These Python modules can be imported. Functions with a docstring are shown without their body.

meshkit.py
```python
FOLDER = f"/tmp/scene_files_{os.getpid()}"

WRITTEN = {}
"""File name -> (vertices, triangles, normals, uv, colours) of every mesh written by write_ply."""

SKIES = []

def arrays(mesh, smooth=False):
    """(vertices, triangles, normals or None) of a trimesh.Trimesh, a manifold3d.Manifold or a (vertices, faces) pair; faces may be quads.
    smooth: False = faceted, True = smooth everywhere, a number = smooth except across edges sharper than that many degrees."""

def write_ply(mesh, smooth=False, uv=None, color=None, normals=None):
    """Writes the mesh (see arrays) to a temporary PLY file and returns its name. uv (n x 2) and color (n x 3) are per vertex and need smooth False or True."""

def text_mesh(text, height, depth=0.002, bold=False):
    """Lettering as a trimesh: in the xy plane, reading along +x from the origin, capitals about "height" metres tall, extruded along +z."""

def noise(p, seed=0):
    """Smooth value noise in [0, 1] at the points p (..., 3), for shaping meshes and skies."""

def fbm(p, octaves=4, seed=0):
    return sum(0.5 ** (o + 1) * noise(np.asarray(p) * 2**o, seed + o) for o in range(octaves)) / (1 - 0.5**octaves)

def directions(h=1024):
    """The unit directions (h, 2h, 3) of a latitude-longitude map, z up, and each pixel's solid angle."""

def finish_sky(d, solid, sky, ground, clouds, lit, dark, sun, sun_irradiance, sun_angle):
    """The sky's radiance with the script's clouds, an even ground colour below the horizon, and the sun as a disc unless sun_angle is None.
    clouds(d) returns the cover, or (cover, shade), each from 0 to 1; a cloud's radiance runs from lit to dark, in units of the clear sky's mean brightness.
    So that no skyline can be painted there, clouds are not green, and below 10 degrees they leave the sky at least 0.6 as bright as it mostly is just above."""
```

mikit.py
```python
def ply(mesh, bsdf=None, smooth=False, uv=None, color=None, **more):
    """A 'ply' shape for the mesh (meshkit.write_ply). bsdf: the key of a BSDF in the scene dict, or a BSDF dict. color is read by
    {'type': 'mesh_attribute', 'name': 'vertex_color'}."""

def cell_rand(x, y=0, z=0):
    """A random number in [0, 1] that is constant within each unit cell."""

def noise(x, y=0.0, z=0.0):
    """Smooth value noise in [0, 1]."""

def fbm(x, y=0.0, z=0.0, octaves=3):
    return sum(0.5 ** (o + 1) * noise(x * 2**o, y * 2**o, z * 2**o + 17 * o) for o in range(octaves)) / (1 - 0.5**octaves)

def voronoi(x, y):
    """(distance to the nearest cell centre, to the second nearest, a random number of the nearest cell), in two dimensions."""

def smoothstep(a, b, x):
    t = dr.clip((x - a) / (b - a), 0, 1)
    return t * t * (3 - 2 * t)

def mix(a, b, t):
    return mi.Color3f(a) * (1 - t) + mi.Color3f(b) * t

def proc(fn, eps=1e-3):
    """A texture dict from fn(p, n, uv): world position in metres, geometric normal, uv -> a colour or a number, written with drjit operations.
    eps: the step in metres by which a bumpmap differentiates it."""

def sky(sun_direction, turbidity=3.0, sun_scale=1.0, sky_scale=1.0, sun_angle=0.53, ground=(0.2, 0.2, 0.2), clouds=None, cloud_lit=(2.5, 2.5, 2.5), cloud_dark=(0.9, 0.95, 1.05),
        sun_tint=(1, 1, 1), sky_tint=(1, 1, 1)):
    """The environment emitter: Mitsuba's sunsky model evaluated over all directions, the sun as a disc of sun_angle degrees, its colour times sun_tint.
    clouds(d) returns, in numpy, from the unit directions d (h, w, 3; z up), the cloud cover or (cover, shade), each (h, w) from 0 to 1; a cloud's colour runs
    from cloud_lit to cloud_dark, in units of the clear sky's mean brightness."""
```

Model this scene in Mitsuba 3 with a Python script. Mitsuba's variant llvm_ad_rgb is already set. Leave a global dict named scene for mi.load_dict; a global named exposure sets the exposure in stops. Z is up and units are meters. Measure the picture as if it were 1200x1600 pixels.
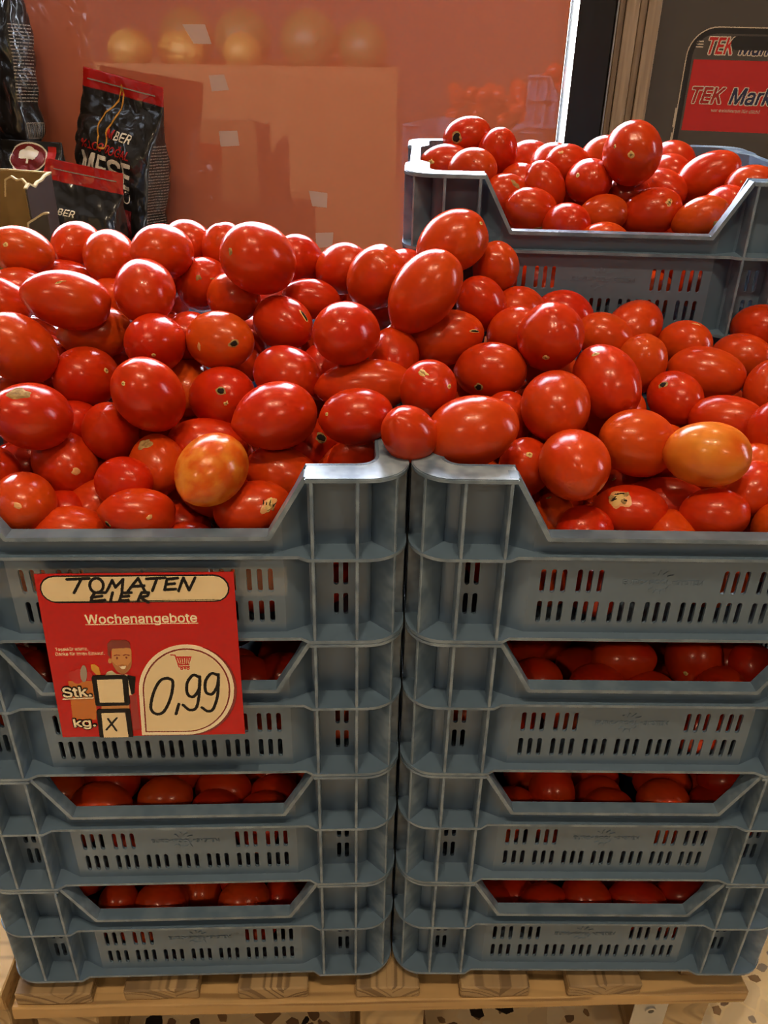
import math, random
import numpy as np
import trimesh, shapely
import shapely.geometry as sg
from shapely import affinity
import manifold3d as m3
import drjit as dr
import mitsuba as mi
import mikit, meshkit
from mikit import noise, fbm, voronoi, cell_rand, smoothstep, mix

T4 = mi.ScalarTransform4f
scene, labels = {'type': 'scene'}, {}
LIFT = 0.1735            # deck of the pallet is 16 cm above the floor; plan below is in "crate foot" heights
H = 0.1481               # stacking height of a crate

# ------------------------------------------------------------------ camera, sky, lamps, exposure
cam_p = np.array([-0.02746, -0.53133, 0.86875 + LIFT])
cam_f = np.array([0.012705, 0.867859, -0.496648])
scene['camera'] = {'type': 'perspective', 'fov': 2 * math.degrees(math.atan(600 / 1315.0)), 'fov_axis': 'x',
                   'near_clip': 0.02, 'far_clip': 200.0,
                   'to_world': T4().look_at(origin=cam_p.tolist(), target=(cam_p + cam_f).tolist(), up=[-0.014582, 0.496796, 0.867745])}
exposure = -0.45
SKY = 300.0
scene['sky'] = mikit.sky(sun_direction=[0.5, 0.7, 0.6], sun_scale=0.0, sky_scale=SKY, turbidity=4.0, ground=(0.25, 0.24, 0.22),
                         clouds=lambda d: (0.85 + 0.15 * meshkit.fbm(d * 3.0, 4), 0.25 * meshkit.fbm(d * 5.0 + 3, 3)),
                         cloud_lit=(1.15, 1.27, 1.45), cloud_dark=(0.9, 0.95, 1.05))
LAMP_COLOR = np.array([1.0, 0.73, 0.45])
LAMP_POWER = 720.0       # radiance of a spot's glowing face
LAMPS = [(-0.27, -0.70, .047, 1.45), (0.24, -0.76, .047, 1.45), (-1.3, -2.4, .13, .23), (1.2, -2.4, .13, .23), (-0.7, 0.75, .047, .85), (0.6, 0.75, .047, .85)]   # x, y, radius, strength
LAMP_Z = 2.55

# ------------------------------------------------------------------ helpers
def xf(x=0, y=0, z=0, rz=0.0):
    return T4().translate([x, y, z]).rotate([0, 0, 1], math.degrees(rz))

UP = T4().translate([0, 0, LIFT])

def numbered(name):
    if name not in scene and not any(k.startswith(name + '__') for k in scene): return name
    i = 1
    while f'{name}_{i:03d}' in scene or any(k.startswith(f'{name}_{i:03d}__') for k in scene): i += 1
    return f'{name}_{i:03d}'

COUNT = {}
def nkey(name):
    n = COUNT.get(name, -1) + 1
    COUNT[name] = n
    return name if n == 0 else f'{name}_{n:03d}'

def place(name, shape, M=None, parent=None):
    """One entry of the scene; M is the pose in plan heights."""
    key = nkey((parent + '__' if parent else '') + name)
    scene[key] = {**shape, 'to_world': UP @ M if M is not None else UP}
    return key

def thing(name, label, cat, group=None):
    key = nkey(name)
    labels[key] = {'label': label, 'category': cat}
    if group: labels[key]['group'] = group
    return key

def tag(key, label, cat, group=None):
    labels[key] = {'label': label, 'category': cat}
    if group: labels[key]['group'] = group
    return key

def struct(key, label=None):
    labels[key] = {'kind': 'structure'}
    if label: labels[key]['label'] = label
    return key

def box(x0, x1, y0, y1, z0, z1):
    b = trimesh.creation.box((x1 - x0, y1 - y0, z1 - z0))
    b.apply_translation(((x0 + x1) / 2, (y0 + y1) / 2, (z0 + z1) / 2))
    return b

def bev(x0, x1, y0, y1, z0, z1, r=0.002):
    """A box with chamfered edges."""
    p = []
    for sx in (0, 1):
        for sy in (0, 1):
            for sz in (0, 1):
                c = np.array([x1 if sx else x0, y1 if sy else y0, z1 if sz else z0])
                d = -np.array([1 if sx else -1, 1 if sy else -1, 1 if sz else -1]) * r
                for k in range(3):
                    q = c + d; q[k] = c[k]; p.append(q)
    return trimesh.Trimesh(*_hull(p), process=False)

def _hull(p):
    h = m3.Manifold.hull_points(np.asarray(p, float)).to_mesh()
    return np.array(h.vert_properties[:, :3]), np.array(h.tri_verts)

def cat(ms): return trimesh.util.concatenate(ms)

def extr(poly, h, z=0.0):
    """Extrude a shapely polygon or multipolygon from z to z + h."""
    out = []
    for g in getattr(poly, 'geoms', [poly]):
        if g.is_empty or g.area < 1e-12: continue
        out.append(trimesh.creation.extrude_polygon(g, h, engine='earcut'))
    m = cat(out); m.apply_translation((0, 0, z))
    return m

def rrect(x0, y0, x1, y1, r, q=6):
    return sg.box(x0 + r, y0 + r, x1 - r, y1 - r).buffer(r, quad_segs=q)

def stroke(pts, w):
    return sg.LineString(pts).buffer(w / 2, quad_segs=4)

def glyphs(text, height, bold=True, italic=0.0):
    """The letters' outline as a shapely shape: baseline y = 0, starting at x = 0."""
    m = meshkit.text_mesh(text, height, 0.001, bold)
    tri = m.vertices[m.faces]
    flat = tri[(np.abs(tri[:, :, 2] - 0.001).max(1) < 1e-6)][:, :, :2]
    g = shapely.union_all([sg.Polygon(t).buffer(1e-6) for t in flat if sg.Polygon(t).area > 1e-12])
    if italic: g = affinity.affine_transform(g, [1, italic, 0, 1, 0, 0])
    return g

def fit_text(text, x0, y0, width, height, bold=True, italic=0.0):
    g = glyphs(text, height, bold, italic)
    a, _, b, _ = g.bounds
    return affinity.affine_transform(g, [width / (b - a), 0, 0, 1, x0 - a * width / (b - a), y0])

# ------------------------------------------------------------------ materials (each defined once)
def twosided(b): return {'type': 'twosided', 'bsdf': b}
def bs(name, d): scene[name] = d; return name
def proc(fn, eps=1e-3): return mikit.proc(fn, eps)

def rgb(*c): return {'type': 'rgb', 'value': list(c)}
def flat(name, c, rough=0.5, spec=0.5, metallic=0.0):
    return bs(name, twosided({'type': 'principled', 'base_color': rgb(*c), 'roughness': rough, 'specular': spec, 'metallic': metallic}))

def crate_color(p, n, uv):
    """Blue-grey plastic; uv.x blends in scuffs and painted daylight (outer edges, rim tops)."""
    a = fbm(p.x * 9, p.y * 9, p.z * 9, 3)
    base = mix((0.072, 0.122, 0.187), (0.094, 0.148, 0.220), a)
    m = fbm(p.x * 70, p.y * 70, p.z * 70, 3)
    return mix(base, (0.31, 0.40, 0.49), dr.clip(uv.x * smoothstep(0.25, 0.75, m), 0, 1))  # bluish pale tone: scuff marks and cool daylight painted into the colour
def crate_rough(p, n, uv): return 0.24 + 0.18 * fbm(p.x * 25, p.y * 25, p.z * 25, 2)
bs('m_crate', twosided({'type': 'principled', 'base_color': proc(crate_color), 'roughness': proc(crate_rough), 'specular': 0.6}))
bs('m_tomato', {'type': 'principled', 'base_color': {'type': 'mesh_attribute', 'name': 'vertex_color'}, 'roughness': 0.22, 'specular': 0.26, 'clearcoat': 0.26, 'clearcoat_gloss': 0.97})
def cork(p, n, uv): return mix((0.10, 0.045, 0.015), (0.50, 0.33, 0.13), fbm(p.x * 420, p.y * 420, p.z * 420, 3))
bs('m_cork', twosided({'type': 'principled', 'base_color': proc(cork), 'roughness': 0.8, 'specular': 0.2}))
flat('m_pale', (0.62, 0.30, 0.12), 0.45)
flat('m_stem', (0.60, 0.42, 0.16), 0.6)
flat('m_rotten', (0.012, 0.008, 0.006), 0.7, 0.2)
def wood(p, n, uv):
    """Boards sawn along y: growth rings round a heart below each board, so lines on top and arcs on the ends."""
    c = dr.floor(p.x * 8.7)
    hx, hz = (c + 0.2 + 0.6 * cell_rand(c)) / 8.7 - p.x, p.z - (0.105 - 0.03 * cell_rand(c, 3))
    r = dr.sqrt(hx * hx + hz * hz) + 0.004 * noise(p.x * 22, p.y * 5, p.z * 22)
    l = noise(r * 430, p.y * 3, c)
    g = fbm(p.x * 26, p.y * 6, p.z * 60, 3)
    c = mix((0.22, 0.145, 0.072), (0.40, 0.285, 0.150), g)
    return mix(c, (0.105, 0.062, 0.028), smoothstep(0.48, 0.85, l) * 0.75)
def wood_x(p, n, uv):
    g = fbm(p.x * 4, p.y * 30, p.z * 40, 3)
    l = noise(p.x * 6, p.y * 190 + 5 * g, p.z * 210)
    c = mix((0.34, 0.215, 0.095), (0.52, 0.345, 0.155), g)
    return mix(c, (0.17, 0.095, 0.036), smoothstep(0.5, 0.85, l) * 0.7)
def wood_z(p, n, uv):
    g = fbm(p.x * 30, p.y * 30, p.z * 4, 3)
    l = noise(p.x * 150 + 14 * noise(p.x * 9, p.y * 9, p.z * 22), p.y * 150, p.z * 5)
    c = mix((0.32, 0.225, 0.115), (0.50, 0.37, 0.20), g)
    return mix(c, (0.19, 0.125, 0.058), smoothstep(0.45, 0.8, l) * 0.7)
for k, f in (('m_wood', wood), ('m_wood_x', wood_x), ('m_wood_z', wood_z)):
    bs(k, twosided({'type': 'principled', 'base_color': proc(f), 'roughness': 0.62, 'specular': 0.3}))
def oak(p, n, uv):
    u = p.x * 0.975 - p.y * 0.223
    l = noise(u * 260, 0.0, p.z * 9 + fbm(u * 40, p.z * 4, 0.0, 2) * 3)
    return mix((0.22, 0.155, 0.11), (0.46, 0.345, 0.25), l * 0.7 + 0.3 * fbm(u * 30, p.z * 3, 0.0, 2))
bs('m_oak', twosided({'type': 'principled', 'base_color': proc(oak), 'roughness': 0.5, 'specular': 0.4}))
def terrazzo(p, n, uv):
    a, b, w = voronoi(p.x * 34 + 0.4 * noise(p.x * 50, p.y * 50), p.y * 34)
    a2, b2, w2 = voronoi(p.x * 85 + 7, p.y * 85)
    base = mix((0.68, 0.54, 0.33), (0.78, 0.65, 0.43), fbm(p.x * 30, p.y * 30, 0.0, 3))
    chip = mix((0.56, 0.44, 0.28), (0.74, 0.63, 0.45), w)
    c = mix(base, chip, smoothstep(0.06, 0.12, b - a) * smoothstep(0.35, 0.4, w) * 0.8)
    return mix(c, (0.16, 0.10, 0.06), smoothstep(0.1, 0.2, b2 - a2) * smoothstep(0.93, 0.94, w2))
bs('m_floor', twosided({'type': 'principled', 'base_color': proc(terrazzo), 'roughness': 0.28, 'specular': 0.5}))
flat('m_chip_black', (0.018, 0.015, 0.014), 0.25); flat('m_chip_brown', (0.25, 0.16, 0.085), 0.25); flat('m_chip_grey', (0.28, 0.24, 0.20), 0.25); flat('m_chip_cream', (0.74, 0.64, 0.46), 0.25)
def panel(p, n, uv): return mix((0.60, 0.170, 0.096), (0.64, 0.190, 0.108), fbm(p.x * 2, p.y * 2, p.z * 2, 2))
bs('m_panel', twosided({'type': 'plastic', 'diffuse_reflectance': proc(panel), 'int_ior': 1.95, 'nonlinear': False}))
flat('m_black', (0.008, 0.0075, 0.007), 0.35)
flat('m_black_matte', (0.012, 0.011, 0.010), 0.8, 0.2)
flat('m_poster', (0.058, 0.046, 0.037), 0.5)
flat('m_poster_black', (0.016, 0.013, 0.011), 0.4)
flat('m_poster_red', (0.46, 0.016, 0.013), 0.45)
flat('m_poster_deep_red', (0.30, 0.014, 0.010), 0.45)
flat('m_poster_navy', (0.020, 0.020, 0.055), 0.45)
flat('m_poster_white', (0.62, 0.52, 0.44), 0.45)
flat('m_poster_line', (0.50, 0.42, 0.34), 0.4)
flat('m_metal', (0.55, 0.56, 0.57), 0.35, 0.5, 0.85)
flat('m_metal_dark', (0.10, 0.10, 0.10), 0.4, 0.5, 0.8)
flat('m_white_wall', (0.13, 0.12, 0.11), 0.8, 0.2)
flat('m_ceiling', (0.15, 0.145, 0.14), 0.9, 0.2)
flat('m_dark_wall', (0.035, 0.028, 0.024), 0.7, 0.2)
bs('m_glass', {'type': 'thindielectric', 'int_ior': 1.5})
bs('m_tape', {'type': 'thindielectric', 'int_ior': 1.45})
flat('m_pale_quad', (0.66, 0.44, 0.42), 0.5)
# price card inks
flat('m_card_red', (0.47, 0.007, 0.005), 0.42, 0.3)
flat('m_card_dark_red', (0.17, 0.010, 0.008), 0.38)
flat('m_card_cream', (0.74, 0.60, 0.36), 0.42)
flat('m_card_white', (0.82, 0.72, 0.52), 0.42)
flat('m_ink', (0.006, 0.005, 0.005), 0.5, 0.2)
flat('m_card_skin', (0.55, 0.24, 0.07), 0.42); flat('m_card_beard', (0.40, 0.15, 0.045), 0.42); flat('m_card_hair', (0.19, 0.022, 0.010), 0.42)
flat('m_card_orange', (0.52, 0.15, 0.018), 0.42); flat('m_card_green', (0.52, 0.50, 0.32), 0.42); flat('m_card_grey', (0.30, 0.24, 0.19), 0.42); flat('m_card_yellow', (0.62, 0.28, 0.03), 0.42)
# charcoal bags
bs('m_bag', twosided({'type': 'principled', 'base_color': {'type': 'mesh_attribute', 'name': 'vertex_color'}, 'roughness': 0.15, 'specular': 0.6, 'clearcoat': 0.6, 'clearcoat_gloss': 0.97}))
flat('m_bag_white', (0.86, 0.80, 0.70), 0.4); flat('m_bag_red', (0.48, 0.014, 0.010), 0.4); flat('m_bag_dark_red', (0.16, 0.010, 0.010), 0.4); flat('m_bag_grey', (0.33, 0.29, 0.26), 0.4)
def card_brown(p, n, uv): return mix((0.17, 0.10, 0.035), (0.23, 0.14, 0.05), fbm(p.x * 14, p.y * 14, p.z * 40, 3))
bs('m_carton', twosided({'type': 'principled', 'base_color': proc(card_brown), 'roughness': 0.75, 'specular': 0.2}))
flat('m_carton_edge', (0.52, 0.40, 0.22), 0.8, 0.2)
flat('m_carton_print', (0.026, 0.020, 0.017), 0.45)
def bin_brown(p, n, uv): return mix((0.22, 0.12, 0.045), (0.28, 0.16, 0.065), fbm(p.x * 5, p.y * 5, p.z * 20, 3))
bs('m_bin', twosided({'type': 'principled', 'base_color': proc(bin_brown), 'roughness': 0.75, 'specular': 0.2}))
flat('m_melon', (0.72, 0.47, 0.10), 0.45); flat('m_watermelon', (0.09, 0.12, 0.035), 0.4); flat('m_melon_stem', (0.25, 0.2, 0.07), 0.7)

# ------------------------------------------------------------------ room shell (room turned with the back wall: along = WU, into the wall = WN)
WP = np.array([0.2, 1.53, 0.0])
WANG = math.atan2(-0.223, 0.975)
WALL = T4().translate(WP.tolist()).rotate([0, 0, 1], math.degrees(WANG))     # local x = along the wall, y = into it, z = up
FZ = -LIFT                                                                    # the floor in plan heights
def ply(m, b, smooth=False, **k): return mikit.ply(m, b, smooth, **k)

floor = place('floor', ply(box(-4.2, 3.2, -5.2, 0.25, FZ - 0.05, FZ), 'm_floor'), WALL)
struct(floor, 'speckled terrazzo floor')
rng = random.Random(5)
chip_poly = []
def chip(x, y, r, mat):
    n = rng.randint(5, 8); a0 = rng.random() * 6.28
    el, rot = rng.uniform(0.55, 1.0), rng.random() * 3.14
    pts = []
    for k in range(n):
        a = a0 + 6.283 * k / n + rng.uniform(-.25, .25); q = r * rng.uniform(.75, 1.1)
        u, v = q * math.cos(a), q * el * math.sin(a)
        pts.append((x + u * math.cos(rot) - v * math.sin(rot), y + u * math.sin(rot) + v * math.cos(rot)))
    pg = sg.Polygon(pts).convex_hull
    if any(pg.distance(o) < 0.0012 for o in chip_poly): return
    chip_poly.append(pg)
    place('terrazzo_chip', ply(extr(pg, 0.0014, FZ - 0.001), mat), None, floor)
for k in range(800):
    x, y = rng.uniform(-0.5, 0.86), rng.uniform(-0.03, 0.42)
    if x < 0.36 and y > 0.17: continue
    big = rng.random() < .3
    chip(x, y, rng.uniform(.010, .021) if big else rng.uniform(.004, .010), rng.choice(['m_chip_black', 'm_chip_black', 'm_chip_brown', 'm_chip_grey', 'm_chip_cream', 'm_chip_cream', 'm_chip_brown'] if x < .33 else ['m_chip_grey', 'm_chip_brown', 'm_chip_cream']))
struct(place('ceiling', ply(box(-4.2, 3.2, -5.2, 0.25, LAMP_Z + 0.10, LAMP_Z + 0.15), 'm_ceiling'), WALL))
struct(place('wall_left', ply(box(-4.25, -4.2, -5.2, 0.25, FZ, LAMP_Z + 0.12), 'm_white_wall'), WALL))
struct(place('wall_front', ply(box(-4.2, 3.2, -5.25, -5.2, FZ, LAMP_Z + 0.12), 'm_white_wall'), WALL))
# right wall with a wide shop door opening
wr = struct(place('wall_right', ply(cat([box(3.2, 3.25, -5.2, -0.95, FZ, LAMP_Z + .12), box(3.2, 3.25, -0.75, .25, FZ, LAMP_Z + .12), box(3.2, 3.25, -0.95, -0.75, 2.0, LAMP_Z + .12)]), 'm_white_wall'), WALL))
# back wall: dark base, red glossy panel below a wide window band
TOPZ = 1.02
wb = struct(place('wall_back', ply(cat([box(-4.2, 3.2, 0.031, 0.25, FZ, 0.424), box(.262, 3.2, 0.03, 0.25, 0.424, 2.0), box(.186, .262, 0.03, .10, .424, TOPZ),
    box(-4.2, .262, 0.03, 0.25, 2.35, LAMP_Z + .12), box(.262, 3.2, .03, .25, 2.0, LAMP_Z + .12), box(-4.2, -3.2, .03, .25, .424, 2.35), box(-3.2, .168, 0.035, .25, .424, TOPZ - .03)]), 'm_dark_wall'), WALL), 'dark back wall')
place('glossy_panel', ply(bev(-3.2, 0.168, 0.0, 0.03, FZ + .06, TOPZ, 0.002), 'm_panel'), WALL, wb)
labels['wall_back__glossy_panel'] = {'label': 'glossy terracotta red panel'}
place('black_post', ply(bev(.187, .262, -0.012, 0.03, FZ, 2.35, .003), 'm_black'), WALL, wb)
w1 = struct(place('window_1', ply(box(.1685, .1865, 0.018, 0.022, 0.424, TOPZ), 'm_glass'), WALL), 'narrow bright strip of window')
w2 = struct(place('window_2', ply(box(-3.2, .186, 0.06, 0.064, TOPZ + .03, 2.35), 'm_glass'), WALL), 'window band above the red panel')
place('sill', ply(bev(-3.2, .187, -0.004, .08, TOPZ, TOPZ + .03, .003), 'm_metal_dark'), WALL, w2)
for u in (-2.4, -1.2):
    place('mullion', ply(bev(u - .02, u + .02, .04, .085, TOPZ + .03, 2.35, .003), 'm_metal_dark'), WALL, w2)
tr = struct(place('trim_1', ply(bev(.2625, .2665, -.02, .03, FZ, 2.0, .001), 'm_metal'), WALL), 'wood-look window frame')
for u0, u1, y0 in ((.267, .279, -.008), (.280, .3065, -.030), (.3075, .322, -.010), (.323, .349, -.030)):
    place('frame_board', ply(bev(u0, u1, y0, .03, FZ, 2.0, .0015), 'm_oak'), WALL, tr)

# ------------------------------------------------------------------ ceiling spots
for k, (x, y, lr, lp) in enumerate(LAMPS):
    key = thing('ceiling_spot', f'warm ceiling spotlight, number {k + 1} of the row', 'lamp')
    labels[key]['group'] = 'warm ceiling spotlights'; labels[key]['label'] = 'small warm round spotlight on the ceiling'
    ring = trimesh.creation.annulus(r_min=lr + .001, r_max=lr + .015, height=.10, sections=32)
    place('housing', ply(ring, 'm_black'), xf(x, y, LAMP_Z + .05), key)
    disc = trimesh.creation.cylinder(radius=lr, height=.004, sections=32)
    scene[f'{key}__lens'] = {**ply(disc, 'm_white_wall'), 'to_world': UP @ xf(x, y, LAMP_Z + .02), 'emitter': {'type': 'area', 'radiance': rgb(*(LAMP_POWER * lp * LAMP_COLOR))}}

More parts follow.
